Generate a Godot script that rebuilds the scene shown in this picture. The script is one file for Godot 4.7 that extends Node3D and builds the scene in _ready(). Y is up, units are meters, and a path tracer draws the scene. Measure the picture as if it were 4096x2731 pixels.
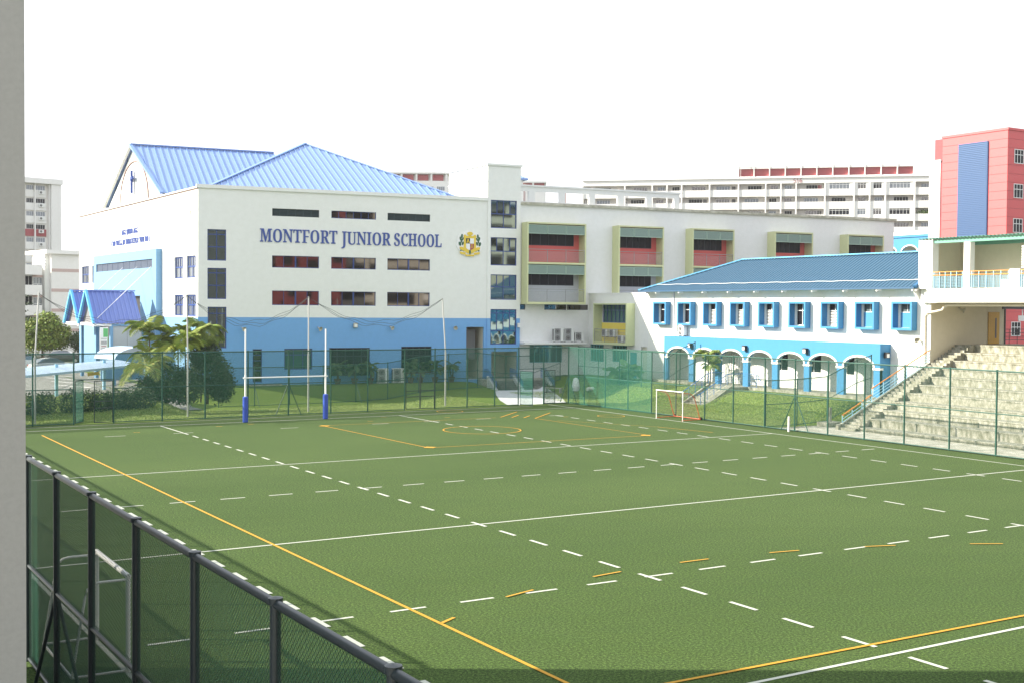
extends Node3D

var rng := RandomNumberGenerator.new()
var M := {}
var taken := {}
var PANEL_W := 2.95
var PANEL_H := 4.4

# ---------------------------------------------------------------- mesh builder
class MB:
	var v := PackedVector3Array()
	var n := PackedVector3Array()
	var c := PackedColorArray()
	var col := Color(1, 1, 1)
	func tri(a: Vector3, b: Vector3, d: Vector3, hint: Vector3 = Vector3.ZERO):
		var nn := (d - a).cross(b - a)
		if nn.length_squared() < 1e-14:
			return
		nn = nn.normalized()
		if hint != Vector3.ZERO and nn.dot(hint) < 0.0:
			var t := b
			b = d
			d = t
			nn = -nn
		v.append(a); v.append(b); v.append(d)
		n.append(nn); n.append(nn); n.append(nn)
		c.append(col); c.append(col); c.append(col)
	func quad(a: Vector3, b: Vector3, d: Vector3, e: Vector3, hint: Vector3 = Vector3.ZERO):
		tri(a, b, d, hint)
		tri(a, d, e, hint)
	func box(mn: Vector3, mx: Vector3):
		obox(Transform3D(Basis(), (mn + mx) * 0.5), mx - mn)
	func obox(t: Transform3D, s: Vector3):
		var h := s * 0.5
		for ax in 3:
			for sg in [-1.0, 1.0]:
				var o := Vector3.ZERO
				o[ax] = h[ax] * sg
				var p := Vector3.ZERO
				p[(ax + 1) % 3] = h[(ax + 1) % 3]
				var q := Vector3.ZERO
				q[(ax + 2) % 3] = h[(ax + 2) % 3]
				quad(t * (o - p - q), t * (o + p - q), t * (o + p + q), t * (o - p + q), t.basis * o)
	# box with its long edges chamfered along z
	func bar(a: Vector3, b: Vector3, w: float, hh: float, up: Vector3 = Vector3.UP):
		var z := (b - a)
		var l := z.length()
		if l < 1e-6:
			return
		z = z / l
		var x := up.cross(z)
		if x.length() < 1e-4:
			x = Vector3.RIGHT
		x = x.normalized()
		var y := z.cross(x)
		obox(Transform3D(Basis(x, y, z), (a + b) * 0.5), Vector3(w, hh, l))
	func tube(pts: Array, r: float, sides: int = 8, caps: bool = true, r2: float = -1.0):
		var rings := []
		var m := pts.size()
		for i in m:
			var d: Vector3
			if i == 0:
				d = pts[1] - pts[0]
			elif i == m - 1:
				d = pts[m - 1] - pts[m - 2]
			else:
				d = (pts[i + 1] - pts[i]).normalized() + (pts[i] - pts[i - 1]).normalized()
			d = d.normalized()
			var up := Vector3.UP if absf(d.y) < 0.9 else Vector3.RIGHT
			var x := up.cross(d).normalized()
			var y := d.cross(x)
			var rr := r
			if r2 >= 0.0:
				rr = lerpf(r, r2, float(i) / float(m - 1))
			var ring := []
			for k in sides:
				var a := TAU * float(k) / float(sides)
				ring.append([pts[i] + (x * cos(a) + y * sin(a)) * rr, x * cos(a) + y * sin(a)])
			rings.append(ring)
		for i in m - 1:
			for k in sides:
				var k2 := (k + 1) % sides
				_sq(rings[i][k], rings[i][k2], rings[i + 1][k2], rings[i + 1][k])
		if caps:
			for e in [0, m - 1]:
				for k in range(1, sides - 1):
					tri(rings[e][0][0], rings[e][k][0], rings[e][k + 1][0], (pts[e] - pts[1 if e == 0 else m - 2]))
	func _sq(a, b, d, e):
		_st(a, b, d)
		_st(a, d, e)
	func _st(a, b, d):
		var nn: Vector3 = (d[0] - a[0]).cross(b[0] - a[0])
		if nn.length_squared() < 1e-16:
			return
		if nn.dot(a[1] + b[1] + d[1]) < 0.0:
			var t = b
			b = d
			d = t
		v.append(a[0]); v.append(b[0]); v.append(d[0])
		n.append(a[1]); n.append(b[1]); n.append(d[1])
		c.append(col); c.append(col); c.append(col)
	# prism: flat polygon (convex or not) in xy, extruded z0..z1
	func prism(poly: PackedVector2Array, z0: float, z1: float, t: Transform3D = Transform3D()):
		var idx := Geometry2D.triangulate_polygon(poly)
		for i in range(0, idx.size(), 3):
			var a := poly[idx[i]]
			var b := poly[idx[i + 1]]
			var d := poly[idx[i + 2]]
			tri(t * Vector3(a.x, a.y, z1), t * Vector3(b.x, b.y, z1), t * Vector3(d.x, d.y, z1), t.basis * Vector3(0, 0, z1 - z0))
			tri(t * Vector3(a.x, a.y, z0), t * Vector3(b.x, b.y, z0), t * Vector3(d.x, d.y, z0), t.basis * Vector3(0, 0, z0 - z1))
		var cw := Geometry2D.is_polygon_clockwise(poly)
		for i in poly.size():
			var a := poly[i]
			var b := poly[(i + 1) % poly.size()]
			var e := b - a
			var o := Vector3(e.y, -e.x, 0)
			if cw:
				o = -o
			quad(t * Vector3(a.x, a.y, z0), t * Vector3(b.x, b.y, z0), t * Vector3(b.x, b.y, z1), t * Vector3(a.x, a.y, z1), t.basis * o)
	# profile (radius, height) spun about y
	func lathe(prof: Array, sides: int = 16, t: Transform3D = Transform3D()):
		for i in prof.size() - 1:
			var p: Vector2 = prof[i]
			var q: Vector2 = prof[i + 1]
			var nv := Vector2(q.y - p.y, -(q.x - p.x)).normalized()
			for k in sides:
				var a0 := TAU * float(k) / float(sides)
				var a1 := TAU * float(k + 1) / float(sides)
				var d0 := Vector3(cos(a0), 0, sin(a0))
				var d1 := Vector3(cos(a1), 0, sin(a1))
				var n0 := t.basis * (d0 * nv.x + Vector3.UP * nv.y)
				var n1 := t.basis * (d1 * nv.x + Vector3.UP * nv.y)
				_sq([t * (d0 * p.x + Vector3.UP * p.y), n0], [t * (d1 * p.x + Vector3.UP * p.y), n1], [t * (d1 * q.x + Vector3.UP * q.y), n1], [t * (d0 * q.x + Vector3.UP * q.y), n0])
	# wall sheet in xy facing +z, rectangular holes [x0,y0,x1,y1] with reveals of depth dep
	func wall(x0: float, x1: float, y0: float, y1: float, holes: Array = [], dep: float = 0.2, t: Transform3D = Transform3D()):
		var xs := [x0, x1]
		var ys := [y0, y1]
		for h in holes:
			for x in [h[0], h[2]]:
				if x > x0 and x < x1 and not xs.has(x):
					xs.append(x)
			for y in [h[1], h[3]]:
				if y > y0 and y < y1 and not ys.has(y):
					ys.append(y)
		xs.sort()
		ys.sort()
		for i in xs.size() - 1:
			for j in ys.size() - 1:
				var mx: float = (xs[i] + xs[i + 1]) * 0.5
				var my: float = (ys[j] + ys[j + 1]) * 0.5
				var inside := false
				for h in holes:
					if mx > h[0] and mx < h[2] and my > h[1] and my < h[3]:
						inside = true
						break
				if not inside:
					quad(t * Vector3(xs[i], ys[j], 0), t * Vector3(xs[i + 1], ys[j], 0), t * Vector3(xs[i + 1], ys[j + 1], 0), t * Vector3(xs[i], ys[j + 1], 0), t.basis * Vector3(0, 0, 1))
		for h in holes:
			var a: float = maxf(h[0], x0)
			var b: float = minf(h[2], x1)
			var e: float = maxf(h[1], y0)
			var f: float = minf(h[3], y1)
			if a >= b or e >= f:
				continue
			if h[0] >= x0:
				quad(t * Vector3(a, e, 0), t * Vector3(a, f, 0), t * Vector3(a, f, -dep), t * Vector3(a, e, -dep), t.basis * Vector3(1, 0, 0))
			if h[2] <= x1:
				quad(t * Vector3(b, e, 0), t * Vector3(b, f, 0), t * Vector3(b, f, -dep), t * Vector3(b, e, -dep), t.basis * Vector3(-1, 0, 0))
			if h[1] >= y0:
				quad(t * Vector3(a, e, 0), t * Vector3(b, e, 0), t * Vector3(b, e, -dep), t * Vector3(a, e, -dep), t.basis * Vector3(0, 1, 0))
			if h[3] <= y1:
				quad(t * Vector3(a, f, 0), t * Vector3(b, f, 0), t * Vector3(b, f, -dep), t * Vector3(a, f, -dep), t.basis * Vector3(0, -1, 0))
	func mesh() -> ArrayMesh:
		var a := []
		a.resize(Mesh.ARRAY_MAX)
		a[Mesh.ARRAY_VERTEX] = v
		a[Mesh.ARRAY_NORMAL] = n
		a[Mesh.ARRAY_COLOR] = c
		var m := ArrayMesh.new()
		m.add_surface_from_arrays(Mesh.PRIMITIVE_TRIANGLES, a)
		return m

# ---------------------------------------------------------------- node helpers
func numbered(called: String) -> String:
	if not taken.has(called):
		taken[called] = 0
		return called
	taken[called] += 1
	return "%s_%03d" % [called, taken[called]]

func tag(o, label: String, category: String = "", group: String = "", kind: String = ""):
	if label != "":
		o.set_meta("label", label)
	if category != "":
		o.set_meta("category", category)
	if group != "":
		o.set_meta("group", group)
	if kind != "":
		o.set_meta("kind", kind)
	return o

func thing(called: String, label: String, category: String, at: Vector3 = Vector3.ZERO, turn: float = 0.0, group: String = "") -> Node3D:
	var o := Node3D.new()
	o.name = numbered(called)
	add_child(o)
	o.position = at
	o.rotation.y = turn
	tag(o, label, category, group)
	return o

func part(parent: Node3D, called: String, mesh, mat, xf: Transform3D = Transform3D()) -> MeshInstance3D:
	var o := MeshInstance3D.new()
	o.name = called
	o.mesh = mesh.mesh() if mesh is MB else mesh
	o.material_override = mat
	o.transform = xf
	o.cast_shadow = GeometryInstance3D.SHADOW_CASTING_SETTING_ON
	parent.add_child(o, true)
	return o

func solo(called: String, mesh, mat, label: String, category: String, xf: Transform3D = Transform3D(), group: String = "") -> MeshInstance3D:
	var o := part(self, numbered(called), mesh, mat, xf)
	tag(o, label, category, group)
	return o

func struct(called: String, mesh, mat, label: String = "") -> MeshInstance3D:
	var o := part(self, numbered(called), mesh, mat)
	tag(o, label, "", "", "structure")
	return o

func T(x: float, y: float, z: float, turn: float = 0.0) -> Transform3D:
	return Transform3D(Basis(Vector3.UP, turn), Vector3(x, y, z))

func bxm(mn: Vector3, mx: Vector3) -> MB:
	var m := MB.new()
	m.box(mn, mx)
	return m

# ---------------------------------------------------------------- materials
func lin(r: float, g: float, b: float) -> Color:
	return Color(r, g, b).linear_to_srgb()

func noise_tex(sd: int, freq: float, size: int, lo: Color, hi: Color, oct: int = 5, gain: float = 0.5, pw: float = 1.0) -> ImageTexture:
	var f := FastNoiseLite.new()
	f.seed = sd
	f.noise_type = FastNoiseLite.TYPE_SIMPLEX_SMOOTH
	f.frequency = freq
	f.fractal_octaves = oct
	f.fractal_gain = gain
	var src := f.get_seamless_image(size, size)
	src.convert(Image.FORMAT_L8)
	var d := src.get_data()
	var out := PackedByteArray()
	out.resize(size * size * 3)
	var lut := PackedByteArray()
	lut.resize(768)
	for i in 256:
		var k := pow(float(i) / 255.0, pw)
		var cc := lo.lerp(hi, k)
		lut[i * 3] = int(clampf(cc.r, 0, 1) * 255.0)
		lut[i * 3 + 1] = int(clampf(cc.g, 0, 1) * 255.0)
		lut[i * 3 + 2] = int(clampf(cc.b, 0, 1) * 255.0)
	for i in size * size:
		var k: int = d[i] * 3
		out[i * 3] = lut[k]
		out[i * 3 + 1] = lut[k + 1]
		out[i * 3 + 2] = lut[k + 2]
	return ImageTexture.create_from_image(Image.create_from_data(size, size, false, Image.FORMAT_RGB8, out))

func mat(c: Color, rough: float = 0.7, metal: float = 0.0, tex: Texture2D = null, metres: float = 4.0, spec: float = 0.5) -> StandardMaterial3D:
	var m := StandardMaterial3D.new()
	m.albedo_color = c
	m.roughness = rough
	m.metallic = metal
	m.metallic_specular = spec
	if tex != null:
		m.albedo_texture = tex
		m.uv1_triplanar = true
		m.uv1_world_triplanar = true
		m.uv1_scale = Vector3.ONE / metres
	return m

func glass(c: Color, refl: float = 0.3) -> StandardMaterial3D:
	var m := mat(c, 0.03, refl)
	m.metallic_specular = 0.6
	return m

func sheet(c: Color, alpha: float, rough: float = 0.8) -> StandardMaterial3D:
	var m := mat(c, rough)
	m.albedo_color.a = alpha
	m.transparency = BaseMaterial3D.TRANSPARENCY_ALPHA
	m.cull_mode = BaseMaterial3D.CULL_DISABLED
	return m

func materials():
	var plaster := noise_tex(3, 0.02, 512, Color(0.97, 0.97, 0.965), Color(1, 1, 1), 6, 0.6)
	var grime := noise_tex(9, 0.015, 512, Color(0.62, 0.62, 0.55), Color(1, 1, 0.99), 6, 0.62, 0.8)
	M.white = mat(lin(0.78, 0.79, 0.77), 0.75, 0, plaster, 7.0)
	M.class_white = mat(lin(0.76, 0.765, 0.77), 0.75, 0, plaster, 6.0)
	M.cream = mat(lin(0.72, 0.69, 0.60), 0.75, 0, plaster, 6.0)
	M.beige = mat(lin(0.68, 0.62, 0.48), 0.75, 0, plaster, 6.0)
	M.hall_blue = mat(lin(0.155, 0.37, 0.70), 0.7, 0, plaster, 5.0)
	M.box_blue = mat(lin(0.15, 0.31, 0.50), 0.7, 0, plaster, 5.0)
	M.arc_blue = mat(lin(0.035, 0.215, 0.44), 0.65, 0, plaster, 5.0)
	M.roof_blue = mat(lin(0.22, 0.335, 0.60), 0.45, 0.0, plaster, 8.0)
	M.roof_seam = mat(lin(0.16, 0.27, 0.55), 0.45)
	M.roof_steel = mat(lin(0.038, 0.105, 0.18), 0.55, 0.0, plaster, 8.0)
	M.roof_ridge = mat(lin(0.13, 0.42, 0.70), 0.4)
	M.letter = mat(lin(0.035, 0.075, 0.30), 0.4)
	M.frame_blue = mat(lin(0.018, 0.05, 0.21), 0.4)
	M.frame_dark = mat(lin(0.02, 0.03, 0.05), 0.45)
	M.frame_white = mat(lin(0.72, 0.73, 0.73), 0.5)
	M.frame_teal = mat(lin(0.10, 0.35, 0.40), 0.5)
	M.glass_dark = glass(lin(0.13, 0.12, 0.118), 1.0)
	M.glass_teal = glass(lin(0.17, 0.215, 0.215), 1.0)
	M.glass_green = glass(lin(0.05, 0.15, 0.15), 0.4)
	M.glass_night = mat(lin(0.008, 0.009, 0.016), 0.3, 0.0, null, 4.0, 0.2)
	M.glass_grey = glass(lin(0.16, 0.18, 0.21), 0.3)
	M.louvre = mat(lin(0.045, 0.075, 0.085), 0.5)
	M.bay_green = mat(lin(0.60, 0.62, 0.36), 0.75, 0, plaster, 5.0)
	M.bay_green2 = mat(lin(0.55, 0.60, 0.36), 0.75, 0, plaster, 5.0)
	M.bay_red = mat(lin(0.62, 0.105, 0.10), 0.7, 0, plaster, 5.0)
	M.bay_grey = mat(lin(0.46, 0.48, 0.54), 0.75, 0, plaster, 5.0)
	M.screen_green = mat(lin(0.21, 0.30, 0.26), 0.6, 0, noise_tex(21, 0.08, 256, Color(0.85, 0.85, 0.85), Color(1, 1, 1), 4), 1.5)
	M.screen_frame = mat(lin(0.33, 0.46, 0.38), 0.5)
	M.rail_grey = mat(lin(0.27, 0.28, 0.29), 0.5, 0.3)
	M.rail_mesh = sheet(lin(0.40, 0.42, 0.42), 0.22)
	M.yellow = mat(lin(0.68, 0.55, 0.09), 0.7)
	M.steel = mat(lin(0.5, 0.5, 0.5), 0.45, 0.4)
	M.paint_white = mat(lin(0.8, 0.8, 0.8), 0.45)
	M.pad_blue = mat(lin(0.025, 0.075, 0.42), 0.45)
	M.fence_green = mat(lin(0.012, 0.075, 0.055), 0.45)
	M.fence_dark = mat(lin(0.016, 0.026, 0.032), 0.4)
	M.wire = mat(lin(0.006, 0.085, 0.06), 0.6)
	M.wire_dark = mat(lin(0.003, 0.045, 0.03), 0.55)
	M.louvre_pale = mat(lin(0.14, 0.18, 0.27), 0.5)
	M.net_teal = sheet(lin(0.01, 0.26, 0.19), 0.10)
	M.net_gate = sheet(lin(0.01, 0.26, 0.18), 0.35)
	M.net_thin = sheet(lin(0.01, 0.15, 0.09), 0.12)
	M.net_near = sheet(lin(0.003, 0.15, 0.10), 0.26)
	M.net_side = sheet(lin(0.01, 0.16, 0.11), 0.14)
	M.net_low = sheet(lin(0.002, 0.12, 0.085), 0.45)
	M.concrete = mat(lin(0.43, 0.42, 0.38), 0.9, 0, noise_tex(15, 0.012, 512, Color(0.55, 0.56, 0.48), Color(1.08, 1.08, 1.08), 6, 0.7), 3.5)
	M.concrete.uv1_scale = Vector3(0.4, 0.22, 0.4)
	M.concrete_light = mat(lin(0.64, 0.62, 0.57), 0.9, 0, grime, 7.0)
	M.concrete_wall = mat(lin(0.40, 0.405, 0.405), 0.85, 0, noise_tex(40, 0.03, 512, Color(0.94, 0.94, 0.94), Color(1, 1, 1), 6, 0.7), 1.5)
	M.paving = mat(lin(0.60, 0.60, 0.60), 0.9, 0, grime, 6.0)
	M.asphalt = mat(lin(0.30, 0.305, 0.31), 0.9, 0, grime, 5.0)
	M.trim_pink = mat(lin(0.50, 0.38, 0.36), 0.8)
	M.red_panel = mat(lin(0.62, 0.09, 0.10), 0.55, 0, plaster, 5.0)
	M.hdb_white = mat(lin(0.78, 0.77, 0.76), 0.8, 0, plaster, 9.0)
	M.hdb_wall = mat(lin(0.68, 0.66, 0.63), 0.8)
	M.hdb_red = mat(lin(0.33, 0.07, 0.08), 0.8)
	M.solar_blue = mat(lin(0.025, 0.085, 0.22), 0.5)
	M.orange = mat(lin(0.75, 0.26, 0.03), 0.5)
	M.rail_blue = mat(lin(0.33, 0.60, 0.80), 0.5)
	M.stair_blue = mat(lin(0.04, 0.15, 0.42), 0.5)
	M.roof_green = mat(lin(0.14, 0.36, 0.28), 0.5)
	M.door_yellow = mat(lin(0.55, 0.30, 0.01), 0.5)
	M.black = mat(lin(0.015, 0.015, 0.017), 0.5)
	M.ac_white = mat(lin(0.70, 0.71, 0.70), 0.5)
	M.ac_dark = mat(lin(0.11, 0.11, 0.115), 0.6)
	M.pipe_cream = mat(lin(0.70, 0.64, 0.52), 0.5)
	M.rope = mat(lin(0.05, 0.06, 0.06), 0.8)
	M.pot = mat(lin(0.10, 0.045, 0.03), 0.7)
	M.trunk = mat(lin(0.12, 0.09, 0.06), 0.9, 0, grime, 0.8)
	M.canopy_blue = mat(lin(0.13, 0.19, 0.50), 0.22, 0.0)
	M.canopy_edge = mat(lin(0.10, 0.42, 0.75), 0.5)
	M.canopy_inner = mat(lin(0.17, 0.17, 0.18), 0.8)
	M.walk_roof = mat(lin(0.46, 0.62, 0.82), 0.35, 0.0, plaster, 5.0)
	M.tarp = mat(lin(0.4, 0.42, 0.44), 0.55, 0, plaster, 2.0)
	M.net_red = mat(lin(0.60, 0.12, 0.04), 0.7)
	M.crest_gold = mat(lin(0.72, 0.52, 0.05), 0.45)
	M.crest_green = mat(lin(0.02, 0.10, 0.05), 0.5)
	var lm := StandardMaterial3D.new()
	lm.vertex_color_use_as_albedo = true
	lm.roughness = 0.6
	lm.cull_mode = BaseMaterial3D.CULL_DISABLED
	lm.backlight_enabled = true
	lm.backlight = Color(0.25, 0.32, 0.08)
	M.leaf = lm
	var turf := mat(Color(1, 1, 1), 0.95, 0, noise_tex(77, 0.045, 1024, Color(-0.15, -0.08, -0.2), Color(1.45, 1.4, 1.45), 7, 0.95), 4.3, 0.2)
	turf.rim_enabled = true
	turf.rim = 0.06
	turf.rim_tint = 1.0
	turf.vertex_color_use_as_albedo = true
	M.turf = turf
	var grass := mat(Color(1, 1, 1), 0.95, 0, noise_tex(78, 0.09, 512, Color(0.45, 0.52, 0.35), Color(1.0, 1.0, 0.95), 6, 0.8), 3.0, 0.2)
	grass.vertex_color_use_as_albedo = true
	M.grass = grass
	M.line_white = mat(lin(0.66, 0.67, 0.64), 0.9, 0, noise_tex(79, 0.12, 256, Color(0.7, 0.72, 0.66), Color(1, 1, 1), 5, 0.8), 0.8)
	M.line_orange = mat(lin(0.66, 0.34, 0.02), 0.9, 0, noise_tex(80, 0.12, 256, Color(0.7, 0.72, 0.66), Color(1, 1, 1), 5, 0.8), 0.8)

func ss(a: float, b: float, x: float) -> float:
	return smoothstep(0.0, 1.0, (x - a) / (b - a))

# height of the land
func gh(x: float, z: float) -> float:
	var h := 0.0
	var zw := -23.18 + 0.139 * (x - 1.17)
	if z < -4.4:
		var mid := ss(-7.0, -3.0, x) * (1.0 - ss(15.0, 20.0, x))
		h = 0.2 * ss(-5.0, -15.0, z) * (1.0 - mid) - 0.38 * ss(-4.4, -11.0, z) * mid
		if x > -7.0:
			h = lerpf(h, 0.92, (1.0 - ss(0.8, 5.6, z - zw)) * ss(-7.0, -1.0, x) * (1.0 - ss(25.0, 26.6, x) * (1.0 - ss(32.6, 34.0, x))))
		if x < 0.0:
			h = lerpf(h, 1.1, ss(-6.5, -13.0, z) * (1.0 - ss(-7.0, -2.0, x)))
	if x > 25.6:
		var s := 1.38 * ss(29.2, 35.2, x) * (1.0 - ss(16.6, 18.9, z))
		s = lerpf(s, minf(s, 0.15), ss(31.0, 31.8, x) * ss(2.3, 2.7, z) * (1.0 - ss(5.7, 6.1, z)))
		h = maxf(h, s)
	return h

func _ready():
	rng.seed = 20240517
	camera_and_light()
	materials()
	ground()
	field()
	hall()
	class_block()
	annex()
	arcade()
	bleachers()
	link_bridge()
	far_buildings()
	left_side()
	fences()
	sports()
	wall_things()
	plants()

func camera_and_light():
	var cam := Camera3D.new()
	cam.name = "camera"
	add_child(cam)
	var yaw := deg_to_rad(31.61371502)
	var pitch := deg_to_rad(-1.54225804)
	var roll := deg_to_rad(0.44256951)
	var fw := Vector3(sin(yaw) * cos(pitch), sin(pitch), -cos(yaw) * cos(pitch))
	var r := Vector3(cos(yaw), 0, sin(yaw))
	var u := r.cross(fw)
	var r2 := r * cos(roll) + u * sin(roll)
	var u2 := -r * sin(roll) + u * cos(roll)
	cam.transform = Transform3D(Basis(r2, u2, -fw), Vector3(-29.7592, 7.5774, 77.1871))
	cam.fov = 31.328
	cam.near = 0.1
	cam.far = 4000.0
	cam.current = true
	var env := Environment.new()
	env.background_mode = Environment.BG_SKY
	var sm := ProceduralSkyMaterial.new()
	sm.sky_top_color = Color(0.92, 0.95, 0.985)
	sm.sky_horizon_color = Color(1.0, 1.0, 1.0)
	sm.sky_curve = 0.2
	sm.sky_energy_multiplier = 0.82
	sm.ground_horizon_color = Color(0.90, 0.91, 0.90)
	sm.ground_bottom_color = Color(0.35, 0.38, 0.32)
	sm.sun_angle_max = 0.0
	var sky := Sky.new()
	sky.sky_material = sm
	env.sky = sky
	env.tonemap_mode = Environment.TONE_MAPPER_LINEAR
	env.tonemap_exposure = 2.45
	env.fog_enabled = true
	env.fog_density = 0.0002
	env.fog_light_color = Color(0.97, 0.98, 1.0)
	env.sdfgi_enabled = true
	env.ssao_enabled = true
	env.ssil_enabled = true
	var we := WorldEnvironment.new()
	we.name = "world_environment"
	we.environment = env
	add_child(we)
	var sun := DirectionalLight3D.new()
	sun.name = "sun"
	add_child(sun)
	sun.light_energy = 1.6
	sun.light_color = Color(1.0, 0.96, 0.88)
	sun.light_angular_distance = 0.55
	sun.shadow_enabled = true
	sun.look_at_from_position(Vector3.ZERO, Vector3(1.0, -0.61, 0.60))

# ---------------------------------------------------------------- ground and pitch
func grid_sheet(x0: float, x1: float, z0: float, z1: float, st: float, f: Callable, colf: Callable, skip: Callable) -> MB:
	var m := MB.new()
	var nx := int(ceil((x1 - x0) / st))
	var nz := int(ceil((z1 - z0) / st))
	var hs := []
	for i in nx + 1:
		var row := []
		for j in nz + 1:
			var x := x0 + (x1 - x0) * float(i) / nx
			var z := z0 + (z1 - z0) * float(j) / nz
			row.append([Vector3(x, f.call(x, z), z), colf.call(x, z)])
		hs.append(row)
	var e := 0.2
	for i in nx + 1:
		for j in nz + 1:
			var p: Vector3 = hs[i][j][0]
			var gx: float = (f.call(p.x + e, p.z) - f.call(p.x - e, p.z)) / (2 * e)
			var gz: float = (f.call(p.x, p.z + e) - f.call(p.x, p.z - e)) / (2 * e)
			hs[i][j].append(Vector3(-gx, 1, -gz).normalized())
	for i in nx:
		for j in nz:
			var a = hs[i][j]
			var b = hs[i + 1][j]
			var c2 = hs[i + 1][j + 1]
			var d = hs[i][j + 1]
			var mid: Vector3 = (a[0] + c2[0]) * 0.5
			if skip.call(mid.x, mid.z):
				continue
			for t in [[a, b, c2], [a, c2, d]]:
				for q in t:
					m.v.append(q[0]); m.n.append(q[2]); m.c.append(q[1])
	return m

func ground():
	# far land out to the horizon
	var g := MB.new()
	g.quad(Vector3(-1500, -0.8, -1500), Vector3(1500, -0.8, -1500), Vector3(1500, -0.8, 1500), Vector3(-1500, -0.8, 1500), Vector3.UP)
	struct("ground", g, mat(lin(0.13, 0.14, 0.10), 0.95, 0, M.grass.albedo_texture, 9.0), "flat land running out to the horizon")
	var pn := FastNoiseLite.new()
	pn.seed = 5
	pn.frequency = 0.06
	pn.fractal_octaves = 4
	var fn := FastNoiseLite.new()
	fn.seed = 6
	fn.frequency = 0.5
	var gcol := func(x, z):
		var k: float = pn.get_noise_2d(x, z) * 0.5 + 0.5
		var k2: float = fn.get_noise_2d(x * 2.0, z * 2.0) * 0.12
		var a := Color(0.21, 0.30, 0.08)
		var b := Color(0.31, 0.38, 0.115)
		var r := a.lerp(b, clampf(k + k2, 0, 1))
		return r
	var gskip := func(x, z):
		return (x > -26.6 and x < 25.7 and z > -3.3) or (x > 25.0 and z > 19.6) or (x < -26.6 and z > -3.3)
	var bank := grid_sheet(-40, 38, -67, 20, 0.75, func(x, z): return gh(x, z) + fn.get_noise_2d(x * 1.6, z * 1.6) * 0.012 - 0.004, gcol, gskip)
	struct("grass_bank", bank, M.grass, "lit and shaded lawn rising behind the fences")
	# artificial turf
	var tcol := func(x, z):
		var k: float = pn.get_noise_2d(x * 0.55, z * 1.1) * 0.5 + 0.5
		var k2: float = fn.get_noise_2d(x * 0.8, z * 2.6) * 0.22
		var a := Color(0.083, 0.162, 0.030)
		var b := Color(0.130, 0.217, 0.052)
		return a.lerp(b, clampf(k + k2, 0, 1))
	var tz := func(x): return -3.5 - 0.02 * x
	var turf := grid_sheet(-26.4, 25.62, -4.3, 84, 0.6, func(_x, _z): return 0.0, tcol, func(x, z): return z < tz.call(x))
	struct("artificial_turf", turf, M.turf, "green artificial turf sports pitch with white and orange lines")
	# pavement along the near fence
	var pv := MB.new()
	pv.quad(Vector3(-60, -0.02, -4), Vector3(-26.4, -0.02, -4), Vector3(-26.4, -0.02, 110), Vector3(-60, -0.02, 110), Vector3.UP)
	struct("pavement", pv, M.paving, "paved strip outside the near fence")
	# concrete apron at the foot of the terrace steps
	var ap := MB.new()
	var pts := [Vector3(25.75, 0.012, 19.0), Vector3(27.3, 0.012, 20.0), Vector3(30.4, 0.012, 19.2), Vector3(30.4, 0.012, 60), Vector3(25.75, 0.012, 60)]
	for i in range(1, 4):
		ap.tri(pts[0], pts[i], pts[i + 1], Vector3.UP)
	struct("apron", ap, M.concrete_light, "pale concrete strip at the foot of the terrace steps")
	# white slab at the open gate, laid on the lawn
	var sl := MB.new()
	var l0 := [Vector2(19.9, -4.0), Vector2(21.6, -8.0), Vector2(23.6, -12.0), Vector2(25.4, -15.2), Vector2(26.5, -16.7)]
	var r0 := [Vector2(25.45, -4.1), Vector2(27.2, -7.0), Vector2(28.9, -10.4), Vector2(30.4, -13.6), Vector2(31.6, -16.8)]
	for i in 4:
		for k in 6:
			var q := []
			for e in [[i, k], [i, k + 1], [i + 1, k + 1], [i + 1, k]]:
				var p: Vector2 = l0[e[0]].lerp(r0[e[0]], float(e[1]) / 6.0)
				q.append(Vector3(p.x, gh(p.x, p.y) + 0.03, p.y))
			sl.quad(q[0], q[1], q[2], q[3], Vector3.UP)
	struct("slab_path", sl, mat(lin(0.66, 0.67, 0.69), 0.85, 0, M.white.albedo_texture, 3.0), "white concrete path from the open gate to the steps")
	# car park on the left
	var cp := grid_sheet(-34, -0.9, -100, -15.0, 1.5, func(x, z): return gh(x, z) + 0.02, func(_x, _z): return Color(1, 1, 1), func(_x, _z): return false)
	struct("car_park", cp, M.asphalt, "grey tarmac car park beside the hall")
	var cl := MB.new()
	for i in 4:
		var z := -24.0 - i * 5.4
		cl.obox(T(-8.6 + i * 0.6, gh(-8, z) + 0.026, z, 0.35), Vector3(0.14, 0.01, 5.0))
	struct("parking_lines", cl, M.paint_white, "white bay lines painted on the car park")

func strip(parent, called: String, a: Vector2, b: Vector2, w: float, y: float, m):
	var d := (b - a).normalized()
	var p := Vector2(-d.y, d.x) * w * 0.5
	var mb := MB.new()
	mb.quad(Vector3(a.x + p.x, y, a.y + p.y), Vector3(b.x + p.x, y, b.y + p.y), Vector3(b.x - p.x, y, b.y - p.y), Vector3(a.x - p.x, y, a.y - p.y), Vector3.UP)
	return part(parent, called, mb, m)

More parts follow.
